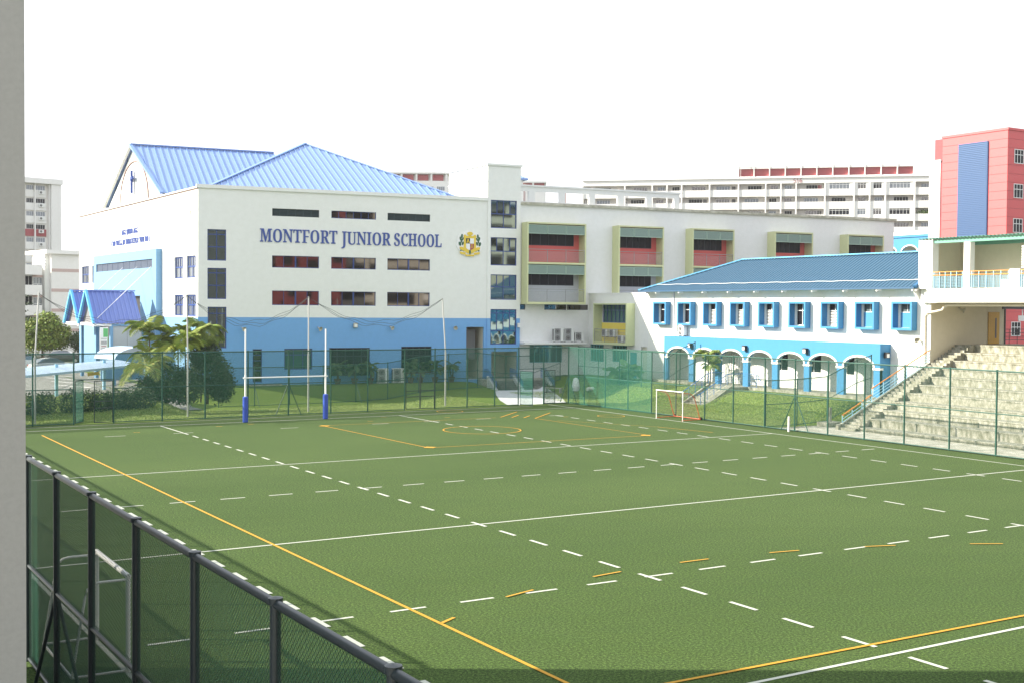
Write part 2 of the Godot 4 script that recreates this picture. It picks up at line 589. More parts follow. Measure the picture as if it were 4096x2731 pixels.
func arc_strip(parent, called: String, cc: Vector2, r: float, a0: float, a1: float, w: float, y: float, m):
	var mb := MB.new()
	var nseg := int(maxf(6, absf(a1 - a0) * 14.0))
	for i in nseg:
		var t0 := lerpf(a0, a1, float(i) / nseg)
		var t1 := lerpf(a0, a1, float(i + 1) / nseg)
		var d0 := Vector2(cos(t0), sin(t0))
		var d1 := Vector2(cos(t1), sin(t1))
		var q := [cc + d0 * (r - w / 2), cc + d1 * (r - w / 2), cc + d1 * (r + w / 2), cc + d0 * (r + w / 2)]
		mb.quad(Vector3(q[0].x, y, q[0].y), Vector3(q[1].x, y, q[1].y), Vector3(q[2].x, y, q[2].y), Vector3(q[3].x, y, q[3].y), Vector3.UP)
	return part(parent, called, mb, m)

func field():
	var root := Node3D.new()
	root.name = "pitch_markings"
	add_child(root)
	tag(root, "white and orange lines marked on the turf", "", "", "structure")
	var y := 0.006
	var y2 := 0.010
	var y3 := 0.014
	var W := 23.4
	var m22 := 21.72
	var t10 := 30.6
	var half := 40.35
	var n10 := 49.95
	var n22 := 58.86
	for x in [-W, W]:
		strip(root, "touch_line", Vector2(x, -2.1 if x < 0 else -3.6), Vector2(x, 82), 0.11, y, M.line_white)
	strip(root, "goal_line", Vector2(-W, 0), Vector2(W, 0), 0.11, y2, M.line_white)
	strip(root, "dead_ball_line", Vector2(-W, -1.95), Vector2(W - 2, -2.75), 0.09, y2, M.line_white)
	for z in [m22, half, n22]:
		strip(root, "cross_line", Vector2(-W, z), Vector2(W, z), 0.11, y2, M.line_white)
	# long dashed lines, five metres and fifteen metres in from touch
	for x in [-18.4, -8.4, 8.4, 18.4]:
		var zs := []
		for k in range(-18, 22):
			var zk := half + 1.937 * k
			if zk > 4.6:
				zs.append(zk)
		for i in zs.size():
			var z: float = zs[i]
			strip(root, "dash_mark", Vector2(x, z - 0.5), Vector2(x, z + 0.5), 0.13, y3, M.line_white)
		if absf(x) < 10:
			strip(root, "dash_mark", Vector2(x, 0.1), Vector2(x, 5.3), 0.11, y3, M.line_white)
	# ten metre lines, dashed across
	for z in [t10, n10, 70.0]:
		for k in range(-11, 12):
			strip(root, "dash_mark", Vector2(2.0 * k - 0.5, z), Vector2(2.0 * k + 0.5, z), 0.11, y2, M.line_white)
	for q in [-18.4, -12.4, -8.4, -1.7, 4.6, 8.4, 12.4, 18.4]:
		strip(root, "dash_mark", Vector2(q - 0.6, 5.03), Vector2(q + 0.6, 5.03), 0.10, y2, M.line_white)
	# orange lines
	var o: StandardMaterial3D = M.line_orange
	strip(root, "orange_line", Vector2(-16.0, 2.65), Vector2(-15.95, 58.0), 0.10, 0.018, o)
	strip(root, "orange_line", Vector2(-16.0, 58.0), Vector2(6, 58.3), 0.10, 0.018, o)
	strip(root, "orange_line", Vector2(-15.95, 51.58), Vector2(-15.4, 51.25), 0.10, 0.018, o)
	# softball diamond
	strip(root, "orange_line", Vector2(0.7, 4.63), Vector2(0.95, 18.75), 0.09, 0.018, o)
	strip(root, "orange_line", Vector2(0.95, 18.75), Vector2(15.8, 19.16), 0.07, 0.018, o)
	strip(root, "orange_line", Vector2(15.8, 19.1), Vector2(15.75, 6.4), 0.07, 0.018, o)
	strip(root, "orange_line", Vector2(0.7, 4.63), Vector2(13.6, 4.7), 0.06, 0.018, o)
	for b in [Vector2(0.75, 4.8), Vector2(1.1, 18.6), Vector2(15.6, 19.0)]:
		strip(root, "base_mark", b + Vector2(-0.2, -0.2), b + Vector2(0.2, 0.2), 0.55, 0.022, o)
	strip(root, "orange_line", Vector2(14.02, 4.61), Vector2(17.45, 1.26), 0.10, 0.022, o)
	strip(root, "orange_line", Vector2(15.73, 6.4), Vector2(19.2, 3.05), 0.10, 0.022, o)
	strip(root, "orange_line", Vector2(14.63, 5.11), Vector2(16.04, 3.74), 0.10, 0.022, o)
	strip(root, "orange_line", Vector2(15.26, 5.7), Vector2(16.53, 4.46), 0.10, 0.022, o)
	arc_strip(root, "orange_circle", Vector2(8.4, 11.7), 2.42, 0.0, TAU, 0.09, 0.022, o)
	arc_strip(root, "orange_circle", Vector2(13.2, -1.25), 0.95, 0.0, TAU, 0.07, 0.022, o)
	arc_strip(root, "orange_circle", Vector2(21.6, 7.28), 0.95, 0.0, TAU, 0.07, 0.022, o)
	strip(root, "orange_line", Vector2(19.54, 15.1), Vector2(20.4, 19.6), 0.08, 0.018, o)
	strip(root, "orange_line", Vector2(16.2, 8.5), Vector2(19.5, 15.1), 0.05, 0.022, o)
	# dashed orange arc
	for i in 7:
		var xa: float = -13.2 + i * 3.4
		var cc := Vector2(-6.2, 71.0)
		var r := 22.05
		var t0 := atan2(-sqrt(r * r - (xa - cc.x) * (xa - cc.x)), xa - cc.x)
		arc_strip(root, "orange_arc", cc, r, t0, t0 + 0.05, 0.08, 0.026, o)
	for q in [Vector2(-11, 3.6), Vector2(-5.5, 2.2), Vector2(-3.2, 1.6), Vector2(4.5, 3.2), Vector2(6.6, 0.9), Vector2(10.4, 3.1), Vector2(18.1, 6.4)]:
		strip(root, "orange_mark", q, q + Vector2(0.4, 0.05), 0.09, 0.026, o)

# ---------------------------------------------------------------- windows
# rows: [[share of height, columns], ...] from the bottom up; origin is the lower left corner, +z out
func window(parent: Node3D, xf: Transform3D, w: float, h: float, rows: Array, fm, gm, fr: float = 0.07, dep: float = 0.07, called: String = "window", tilt: float = 0.006) -> MeshInstance3D:
	var f := MB.new()
	f.box(Vector3(0, 0, 0), Vector3(fr, h, dep))
	f.box(Vector3(w - fr, 0, 0), Vector3(w, h, dep))
	f.box(Vector3(fr, 0, 0), Vector3(w - fr, fr, dep))
	f.box(Vector3(fr, h - fr, 0), Vector3(w - fr, h, dep))
	var y := 0.0
	var cells := []
	for i in rows.size():
		var y1: float = y + h * rows[i][0]
		if i > 0:
			f.box(Vector3(fr, y - fr * 0.5, 0.002), Vector3(w - fr, y + fr * 0.5, dep - 0.004))
		var n: int = rows[i][1]
		for k in n:
			var x0 := w * k / n
			var x1 := w * (k + 1) / n
			if k > 0:
				f.box(Vector3(x0 - fr * 0.4, y + fr * 0.5, 0.004), Vector3(x0 + fr * 0.4, y1 - fr * 0.5, dep - 0.008))
			cells.append([x0, y, x1, y1])
		y = y1
	var o := part(parent, called, f, fm, xf)
	for q in cells:
		var m := MB.new()
		var cx: float = (q[0] + q[2]) * 0.5
		var cy: float = (q[1] + q[3]) * 0.5
		var hw: float = (q[2] - q[0]) * 0.5
		var hh: float = (q[3] - q[1]) * 0.5
		m.quad(Vector3(-hw, -hh, 0), Vector3(hw, -hh, 0), Vector3(hw, hh, 0), Vector3(-hw, hh, 0), Vector3(0, 0, 1))
		var b := Basis(Vector3.UP, rng.randf_range(-tilt, tilt)) * Basis(Vector3.RIGHT, rng.randf_range(-tilt, tilt))
		part(o, "pane", m, gm, Transform3D(b, Vector3(cx, cy, 0.02)))
	return o

# slatted louvre opening
func louvre(parent: Node3D, xf: Transform3D, w: float, h: float, n: int, cols: int, m, called: String = "louvre") -> MeshInstance3D:
	var f := MB.new()
	var b := MB.new()
	b.quad(Vector3(0, 0, -0.1), Vector3(w, 0, -0.1), Vector3(w, h, -0.1), Vector3(0, h, -0.1), Vector3(0, 0, 1))
	var o := part(parent, called, b, M.black, xf)
	for i in n:
		var y := h * (i + 0.5) / n
		f.obox(Transform3D(Basis(Vector3.RIGHT, 0.7), Vector3(w / 2, y, -0.04)), Vector3(w, 0.012, h / n * 0.95))
	for k in cols + 1:
		f.box(Vector3(w * k / cols - 0.02, 0, -0.08), Vector3(w * k / cols + 0.02, h, 0.0))
	part(o, "slats", f, m)
	return o

func roof_slope(parent, called: String, poly: Array, step: float, m, seam_m, sw: float = 0.05, sh: float = 0.06):
	# poly: [low_a, low_b, high_b, high_a] planar, seams run up the slope
	var a: Vector3 = poly[0]
	var b: Vector3 = poly[1]
	var nrm: Vector3 = (poly[1] - poly[0]).cross(poly[2] - poly[0]).normalized()
	if nrm.y < 0:
		nrm = -nrm
	var mb := MB.new()
	for i in range(1, poly.size() - 1):
		mb.tri(poly[0], poly[i], poly[i + 1], nrm)
	var o := part(parent, called, mb, m)
	var along := (b - a).normalized()
	var up := nrm.cross(along)
	if up.y < 0:
		up = -up
	var sm := MB.new()
	var l := (b - a).length()
	# 2D polygon in (along, up)
	var p2 := PackedVector2Array()
	for q in poly:
		p2.append(Vector2((q - a).dot(along), (q - a).dot(up)))
	var smin := 1e9
	var smax := -1e9
	for q in p2:
		smin = minf(smin, q.x)
		smax = maxf(smax, q.x)
	var s := smin + step * 0.5
	while s < smax:
		var hits := []
		for i in p2.size():
			var q0 := p2[i]
			var q1 := p2[(i + 1) % p2.size()]
			if (q0.x - s) * (q1.x - s) < 0:
				hits.append(lerpf(q0.y, q1.y, (s - q0.x) / (q1.x - q0.x)))
		if hits.size() >= 2:
			hits.sort()
			var p: Vector3 = a + along * s + up * hits[0] + nrm * sh * 0.5
			var q: Vector3 = a + along * s + up * hits[hits.size() - 1] + nrm * sh * 0.5
			if (q - p).length() > 0.15:
				sm.bar(p, q, sw, sh, nrm)
		s += step
	if sm.v.size() > 0:
		part(o, "seams", sm, seam_m)
	return o

func word_letters(parent: Node3D, txt: String, x0: float, x1: float, y0: float, cap: float, z: float, m, bold: bool = true, serif: bool = true):
	var f := SystemFont.new()
	f.font_names = PackedStringArray(["Droid Serif" if serif else "Droid Sans"])
	f.font_weight = 700 if bold else 400
	var fs := 64
	var total := f.get_string_size(txt, HORIZONTAL_ALIGNMENT_LEFT, -1, fs).x
	var sx := (x1 - x0) / total
	var sy := cap / (fs * 0.714)
	for i in txt.length():
		if txt[i] == " ":
			continue
		var off := f.get_string_size(txt.substr(0, i), HORIZONTAL_ALIGNMENT_LEFT, -1, fs).x if i > 0 else 0.0
		var tm := TextMesh.new()
		tm.font = f
		tm.font_size = fs
		tm.text = txt[i]
		tm.pixel_size = 1.0
		tm.depth = 1.0
		tm.curve_step = 2.0
		tm.horizontal_alignment = HORIZONTAL_ALIGNMENT_LEFT
		tm.vertical_alignment = VERTICAL_ALIGNMENT_BOTTOM
		var desc := f.get_descent(fs)
		part(parent, "letter", tm, m, Transform3D(Basis(Vector3(sx, 0, 0), Vector3(0, sy, 0), Vector3(0, 0, 0.06)), Vector3(x0 + off * sx, y0 - desc * sy, z + 0.03)))

# ---------------------------------------------------------------- school hall
const HALL_AT := Vector3(1.17, 0, -23.18)
func hall():
	var a8 := deg_to_rad(-8.0)
	var root := thing("school_hall", "white school hall with blue base and blue pitched roof", "building", HALL_AT, a8)
	var top := 17.44
	# openings of the front
	var rows := []
	for c in [[6.22, 10.32], [11.4, 15.46], [16.52, 20.53]]:
		rows.append([c[0], 15.32, c[1], 15.97])
		rows.append([c[0], 10.92, c[1], 11.95])
		rows.append([c[0], 7.71, c[1], 8.95])
	var strips := [[0.77, 11.4, 2.33, 14.02], [0.78, 8.18, 2.34, 10.78], [0.8, 4.07, 2.36, 7.52]]
	var tower := [[26.42, 14.97, 29.03, 17.55], [26.42, 11.54, 29.04, 14.12], [26.44, 8.37, 29.06, 10.7], [26.45, 4.26, 29.08, 7.5]]
	var low := [[4.58, 1.15, 5.38, 3.98], [7.29, 2.2, 9.75, 4.0], [11.26, 1.6, 14.94, 4.04], [17.86, 1.75, 20.74, 4.12], [24.1, 1.1, 25.82, 5.86], [26.56, 1.1, 29.19, 3.62]]
	var holes := rows + strips + low
	var xl := Transform3D(Basis(Vector3(0.158, 0, 0.987), Vector3.UP, Vector3(-0.987, 0, 0.158)), Vector3.ZERO)
	var w := MB.new()
	w.wall(0, 26.1, 6.66, top, holes, 0.22)
	part(root, "upper_wall", w, M.white)
	w = MB.new()
	w.wall(0, 26.1, 0.0, 6.66, holes, 0.22)
	part(root, "blue_base_wall", w, M.hall_blue)
	# stair tower front, a little proud
	var tz := Transform3D(Basis(), Vector3(0, 0, 0.08))
	w = MB.new()
	w.wall(26.1, 29.42, 6.66, 20.7, tower, 0.22, tz)
	w.quad(Vector3(26.1, 6.66, 0.08), Vector3(26.1, 20.7, 0.08), Vector3(25.2, 20.7, -7.6), Vector3(25.2, 6.66, -7.6), Vector3(-1, 0, 0))
	w.quad(Vector3(29.42, 6.66, 0.08), Vector3(29.42, 20.7, 0.08), Vector3(29.42, 20.7, -9), Vector3(29.42, 6.66, -9), Vector3(1, 0, 0))
	w.quad(Vector3(26.1, 20.7, 0.08), Vector3(29.42, 20.7, 0.08), Vector3(29.42, 20.7, -9), Vector3(25.2, 20.7, -7.6), Vector3.UP)
	w.quad(Vector3(25.2, 6.66, -7.6), Vector3(25.2, 20.7, -7.6), Vector3(29.42, 20.7, -9), Vector3(29.42, 6.66, -9), Vector3(0, 0, -1))
	part(root, "stair_tower", w, M.white)
	w = MB.new()
	w.wall(26.1, 29.42, 0.0, 6.66, tower + low, 0.22, tz)
	w.quad(Vector3(29.42, 0, 0.08), Vector3(29.42, 6.66, 0.08), Vector3(29.42, 6.66, -1), Vector3(29.42, 0, -1), Vector3(1, 0, 0))
	w.quad(Vector3(26.1, 0, 0.08), Vector3(26.1, 6.66, 0.08), Vector3(26.1, 6.66, 0), Vector3(26.1, 0, 0), Vector3(-1, 0, 0))
	part(root, "tower_base_wall", w, M.hall_blue)
	var cp := MB.new()
	cp.box(Vector3(26.0, 20.7, -7.0), Vector3(29.54, 20.88, 0.2))
	cp.bar(Vector3(26.05, 20.79, -0.2), Vector3(25.15, 20.79, -7.7), 0.25, 0.18)
	part(root, "tower_coping", cp, M.white)
	cp = MB.new()
	cp.bar(Vector3(25.9, 19.35, 0.0), Vector3(25.1, 19.35, -7.6), 0.06, 0.08)
	part(root, "tower_band", cp, M.white)
	# left long side
	var lh := [[-40.08, 9.95, -36.73, 11.86], [-35.5, 9.95, -33.05, 11.86], [-6.5, 9.95, -3.98, 11.84], [-3.03, 9.95, -0.55, 11.84], [-6.44, 6.7, -3.98, 8.56], [-3.03, 6.7, -0.52, 8.56]]
	for i in 11:
		var t: float = 1.95 + i * (39.08 - 1.95) / 11.0
		lh.append([-t - 0.13, 15.28, -t + 0.13, 15.68])
	w = MB.new()
	w.wall(-41.16, 0, 6.63, top, lh, 0.25, xl)
	part(root, "side_wall", w, M.white)
	w = MB.new()
	w.wall(-41.16, 0, 0, 6.63, lh, 0.25, xl)
	part(root, "side_base_wall", w, M.box_blue)
	# back walls and flat roof
	w = MB.new()
	var bl := xl * Vector3(-41.16, 0, 0)
	w.quad(bl, bl + Vector3(0, top, 0), Vector3(29, top, bl.z), Vector3(29, 0, bl.z), Vector3(0, 0, -1))
	w.quad(Vector3(29, 0, bl.z), Vector3(29, top, bl.z), Vector3(29, top, -9), Vector3(29, 0, -9), Vector3(1, 0, 0))
	part(root, "back_wall", w, M.white)
	w = MB.new()
	w.quad(Vector3(0.05, top - 0.3, -0.05), Vector3(26.0, top - 0.3, -0.05), Vector3(29, top - 0.3, bl.z), bl + Vector3(0.05, top - 0.3, 0), Vector3.UP)
	part(root, "flat_roof", w, M.concrete_light)
	cp = MB.new()
	cp.box(Vector3(-0.14, top, -0.2), Vector3(26.06, top + 0.3, 0.14))
	part(root, "front_coping", cp, M.white)
	cp = MB.new()
	cp.box(Vector3(-41.3, top, -0.2), Vector3(-0.2, top + 0.12, 0.12))
	part(root, "side_coping", cp, M.white, xl)
	cp = MB.new()
	cp.box(Vector3(-41.2, top - 0.1, 0.002), Vector3(-0.02, top - 0.002, 0.05))
	part(root, "drip_band", cp, mat(lin(0.16, 0.11, 0.10), 0.7), xl)
	# front windows
	for r in rows:
		if r[1] > 15:
			if r[0] > 11 and r[0] < 12:
				window(root, T(r[0], r[1], -0.16), r[2] - r[0], r[3] - r[1], [[1.0, 6]], M.frame_blue, M.glass_dark, 0.05)
			else:
				louvre(root, T(r[0], r[1], -0.08), r[2] - r[0], r[3] - r[1], 6, 6, M.louvre)
		else:
			var o := window(root, T(r[0], r[1], -0.16), r[2] - r[0], r[3] - r[1], [[1.0, 4]], M.frame_blue, M.glass_dark, 0.05)
			var mm := MB.new()
			var wd: float = (r[2] - r[0]) * 0.5
			mm.box(Vector3(wd - 0.06, 0.05, 0.01), Vector3(wd + 0.06, r[3] - r[1] - 0.05, 0.09))
			part(o, "mullion", mm, M.frame_blue)
	for r in strips:
		window(root, T(r[0], r[1], -0.17), r[2] - r[0], r[3] - r[1], [[0.44, 2], [0.40, 2], [0.16, 2]], M.frame_blue, M.glass_teal, 0.08)
	for i in tower.size():
		var r = tower[i]
		window(root, T(r[0], r[1], -0.08), r[2] - r[0], r[3] - r[1], [[0.51, 2], [0.49, 4]] if i < 3 else [[0.39, 2], [0.5, 4], [0.11, 4]], M.frame_blue, M.glass_teal, 0.08)
	window(root, T(4.58, 1.15, -0.17), 0.8, 2.83, [[0.35, 1], [0.3, 1], [0.17, 1], [0.18, 1]], M.frame_blue, M.glass_dark, 0.07)
	window(root, T(7.29, 2.2, -0.17), 2.46, 1.8, [[0.7, 3], [0.3, 3]], M.frame_blue, M.glass_green, 0.08)
	window(root, T(11.26, 1.6, -0.17), 3.68, 2.44, [[0.7, 5], [0.3, 5]], M.frame_dark, M.glass_night, 0.07)
	window(root, T(17.86, 1.75, -0.17), 2.88, 2.37, [[0.33, 5], [0.33, 5], [0.34, 5]], M.frame_dark, M.glass_night, 0.06)
	# open passage behind the tall doorway
	var ps := MB.new()
	ps.quad(Vector3(24.1, 1.1, -0.22), Vector3(24.1, 5.86, -0.22), Vector3(24.1, 5.86, -4), Vector3(24.1, 1.1, -4), Vector3(1, 0, 0))
	ps.quad(Vector3(25.82, 1.1, -0.22), Vector3(25.82, 5.86, -0.22), Vector3(25.82, 5.86, -4), Vector3(25.82, 1.1, -4), Vector3(-1, 0, 0))
	ps.quad(Vector3(24.1, 5.86, -0.22), Vector3(25.82, 5.86, -0.22), Vector3(25.82, 5.86, -4), Vector3(24.1, 5.86, -4), Vector3(0, -1, 0))
	ps.quad(Vector3(24.1, 1.1, -4), Vector3(25.82, 1.1, -4), Vector3(25.82, 5.86, -4), Vector3(24.1, 5.86, -4), Vector3(0, 0, 1))
	ps.quad(Vector3(24.1, 1.1, -0.22), Vector3(25.82, 1.1, -0.22), Vector3(25.82, 1.1, -4), Vector3(24.1, 1.1, -4), Vector3(0, 1, 0))
	part(root, "passage_lining", ps, M.cream)
	var sp := MB.new()
	sp.prism(PackedVector2Array([Vector2(0, 0), Vector2(3.0, 0), Vector2(0, 2.7)]), 0.0, 0.9, Transform3D(Basis(Vector3(0, 0, -1), Vector3.UP, Vector3(1, 0, 0)), Vector3(24.4, 2.9, -0.8)))
	part(root, "inner_stair", sp, M.ac_dark)
	var us := MB.new()
	us.quad(Vector3(26.56, 1.1, -3), Vector3(29.19, 1.1, -3), Vector3(29.19, 3.62, -3), Vector3(26.56, 3.62, -3), Vector3(0, 0, 1))
	us.quad(Vector3(26.56, 1.1, -0.14), Vector3(26.56, 3.62, -0.14), Vector3(26.56, 3.62, -3), Vector3(26.56, 1.1, -3), Vector3(1, 0, 0))
	us.quad(Vector3(29.19, 1.1, -0.14), Vector3(29.19, 3.62, -0.14), Vector3(29.19, 3.62, -3), Vector3(29.19, 1.1, -3), Vector3(-1, 0, 0))
	us.quad(Vector3(26.56, 3.62, -0.14), Vector3(29.19, 3.62, -0.14), Vector3(29.19, 3.62, -3), Vector3(26.56, 3.62, -3), Vector3(0, -1, 0))
	part(root, "lobby_lining", us, M.cream)
	# left windows
	for i in 6:
		var r = lh[i]
		var o := window(root, xl * T(r[0], r[1], -0.2), r[2] - r[0], r[3] - r[1], [[0.52, 2], [0.48, 4]], M.frame_blue, M.glass_grey, 0.12)
	for i in range(6, lh.size()):
		var r = lh[i]
		louvre(root, xl * T(r[0], r[1], -0.06), r[2] - r[0], r[3] - r[1], 4, 1, M.ac_dark, "vent")
	# projecting light blue panel on the left side
	var pb := MB.new()
	pb.wall(-32.6, -10.1, 0.9, 12.75, [[-31.5, 11.05, -11.3, 11.85], [-31.0, 0.9, -15.2, 8.5]], 0.3, xl * T(0, 0, 0.53))
	for q in [[-10.1, 1.0], [-32.6, -1.0]]:
		pb.quad(xl * Vector3(q[0], 0.9, 0), xl * Vector3(q[0], 12.75, 0), xl * Vector3(q[0], 12.75, 0.53), xl * Vector3(q[0], 0.9, 0.53), xl.basis * Vector3(q[1], 0, 0))
	pb.quad(xl * Vector3(-32.6, 12.75, 0), xl * Vector3(-10.1, 12.75, 0), xl * Vector3(-10.1, 12.75, 0.53), xl * Vector3(-32.6, 12.75, 0.53), Vector3.UP)
	part(root, "blue_panel", pb, M.box_blue)
	louvre(root, xl * T(-31.5, 11.05, 0.45), 20.2, 0.8, 8, 10, M.louvre_pale)
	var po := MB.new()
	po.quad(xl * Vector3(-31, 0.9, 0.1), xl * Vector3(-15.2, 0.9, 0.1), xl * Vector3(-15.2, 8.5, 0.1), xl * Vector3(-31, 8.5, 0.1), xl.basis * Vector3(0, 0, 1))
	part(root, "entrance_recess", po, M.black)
	# roofs: pyramid over the front half, gabled nave behind
	var y0 := 17.5
	var ap := Vector3(12.5, 23.5, -14.0)
	var c := [Vector3(0.75, y0, -1.0), Vector3(24.3, y0, -1.0), Vector3(24.3, y0, -27.0), Vector3(0.75, y0, -27.0)]
	var rn := ["front_roof_slope", "right_roof_slope", "rear_roof_slope", "left_roof_slope"]
	for i in 4:
		roof_slope(root, rn[i], [c[i], c[(i + 1) % 4], ap], 0.62, M.roof_blue, M.roof_seam, 0.07, 0.08)
	var hp := MB.new()
	for i in 4:
		hp.bar(c[i] + Vector3(0, 0.06, 0), ap + Vector3(0, 0.06, 0), 0.34, 0.1)
	part(root, "hip_caps", hp, M.roof_seam)
	# gabled nave
	var gx := xl * Vector3(-20.4, 0, 0.0)
	var e0 := Vector3(gx.x + 1.6, 17.75, gx.z + 10.15)
	var e1 := Vector3(gx.x - 1.6, 17.75, gx.z - 10.0)
	var rdg := Vector3(gx.x, 23.2, gx.z)
	var ex := Vector3(14.0, 0, 0)
	roof_slope(root, "nave_roof_slope", [e0, e0 + ex, rdg + ex, rdg], 0.62, M.roof_blue, M.roof_seam, 0.07, 0.08)
	roof_slope(root, "nave_rear_slope", [e1, e1 + ex, rdg + ex, rdg], 0.62, M.roof_blue, M.roof_seam, 0.07, 0.08)
	var gw := MB.new()
	gw.tri(e0 + Vector3(0.35, -0.4, -0.3), e1 + Vector3(0.35, -0.4, 0.3), rdg + Vector3(0.35, -0.15, 0), Vector3(-1, 0, 0))
	part(root, "gable_wall", gw, M.white)
	var gb := MB.new()
	gb.bar(e0, rdg, 0.22, 0.3, Vector3(1, 0, 0))
	part(root, "bargeboard", gb, M.roof_seam)
	gb = MB.new()
	gb.bar(e1, rdg, 0.2, 0.28, Vector3(1, 0, 0))
	part(root, "bargeboard", gb, M.white)
	var rc := MB.new()
	rc.bar(rdg + Vector3(0, 0.08, 0), rdg + ex + Vector3(0, 0.08, 0), 0.4, 0.1)
	part(root, "ridge_cap", rc, M.roof_seam)
	# arch line and cross on the gable
	var arcp := []
	for i in 17:
		var t := PI * i / 16.0
		var p := rdg.lerp((e0 + e1) * 0.5, 0.35) + Vector3(0.30, 0, 0)
		var along := (e1 - e0).normalized()
		arcp.append(Vector3(p.x, 17.7, p.z) + along * cos(t) * 4.9 + Vector3(0, sin(t) * 3.9, 0))
	var am := MB.new()
	am.tube(arcp, 0.08, 5)
	part(root, "gable_arch", am, mat(lin(0.30, 0.20, 0.19), 0.7))
	var cr := MB.new()
	var cz := rdg + Vector3(0.15, 0, 0)
	cr.box(Vector3(cz.x - 0.16, 18.5, cz.z - 0.16), Vector3(cz.x + 0.06, 20.7, cz.z + 0.16))
	cr.box(Vector3(cz.x - 0.17, 19.8, cz.z - 0.9), Vector3(cz.x + 0.05, 20.1, cz.z + 0.9))
	part(root, "cross", cr, M.letter)
	# steps and landing before the tower
	var ld := MB.new()
	ld.box(Vector3(25.2, 0.0, 0.09), Vector3(31.6, 1.15, 1.3))
	part(root, "landing", ld, M.concrete_light)
	for fl in [[26.5, 28.2], [28.7, 31.4]]:
		for k in 6:
			var sb := MB.new()
			sb.box(Vector3(fl[0], 0.0, 1.3 + k * 0.29), Vector3(fl[1], 1.15 - 0.155 * (k + 1), 1.3 + (k + 1) * 0.29))
			part(root, "step", sb, mat(lin(0.33, 0.33, 0.33), 0.9, 0, M.concrete.albedo_texture, 2.0))
	for xx in [25.75, 28.35, 31.5]:
		var st := MB.new()
		st.prism(PackedVector2Array([Vector2(-1.25, 0.9), Vector2(-1.25, 1.45), Vector2(-3.3, 0.35), Vector2(-3.3, 0.0), Vector2(-1.25, 0.0)]), -0.12, 0.12, Transform3D(Basis(Vector3(0, 0, -1), Vector3.UP, Vector3(1, 0, 0)), Vector3(xx, 0, 0)))
		part(root, "stair_cheek", st, M.white)
		var hr := MB.new()
		for q in [0.62, 0.35]:
			hr.tube([Vector3(xx, 1.45 + q, 0.3), Vector3(xx, 1.45 + q, 1.3), Vector3(xx, 0.35 + q, 3.3)], 0.032, 6)
		for k in 13:
			var f := k / 12.0
			hr.tube([Vector3(xx, lerpf(1.4, 0.3, f), lerpf(1.3, 3.3, f)), Vector3(xx, lerpf(2.05, 0.95, f), lerpf(1.3, 3.3, f))], 0.014, 5)
		for k in 9:
			hr.tube([Vector3(xx, 1.15, 0.3 + k * 0.11), Vector3(xx, 2.05, 0.3 + k * 0.11)], 0.014, 5)
		part(root, "handrail", hr, M.stair_blue)
	var pl := MB.new()
	pl.box(Vector3(4.2, 0.4, 0.01), Vector3(6.92, 1.02, 0.9))
	part(root, "doorstep", pl, M.paving)

	# lettering
	var sg := thing("wall_lettering", "large dark blue MONTFORT JUNIOR SCHOOL letters on the hall front", "sign", HALL_AT + Basis(Vector3.UP, a8) * Vector3(0, 0, 0.0), a8)
	word_letters(sg, "MONTFORT", 5.13, 11.95, 13.09, 1.12, 0.0, M.letter)
	word_letters(sg, "JUNIOR", 12.35, 16.8, 13.07, 1.12, 0.0, M.letter)
	word_letters(sg, "SCHOOL", 17.1, 21.65, 13.07, 1.12, 0.0, M.letter)
	var s2 := thing("motto_lettering", "small blue motto letters on the sunlit left side of the hall", "sign", HALL_AT, a8)
	var tmp := Node3D.new()
	var letters0 := s2.get_child_count()
	word_letters(s2, "AGE QUOD AGE", -23.5, -17.75, 14.55, 0.52, 0.0, M.letter)
	word_letters(s2, "( DO WELL IN WHATEVER YOU DO )", -27.5, -13.75, 13.58, 0.52, 0.0, M.letter)
	for ch in s2.get_children():
		ch.transform = xl * ch.transform
	tmp.free()
	crest(root.transform)

func ell(cx: float, cy: float, rx: float, ry: float, n: int = 18, rot: float = 0.0) -> PackedVector2Array:
	var p := PackedVector2Array()
	for i in n:
		var a := TAU * i / n
		p.append(Vector2(cx, cy) + Vector2(rx * cos(a), ry * sin(a)).rotated(rot))
	return p

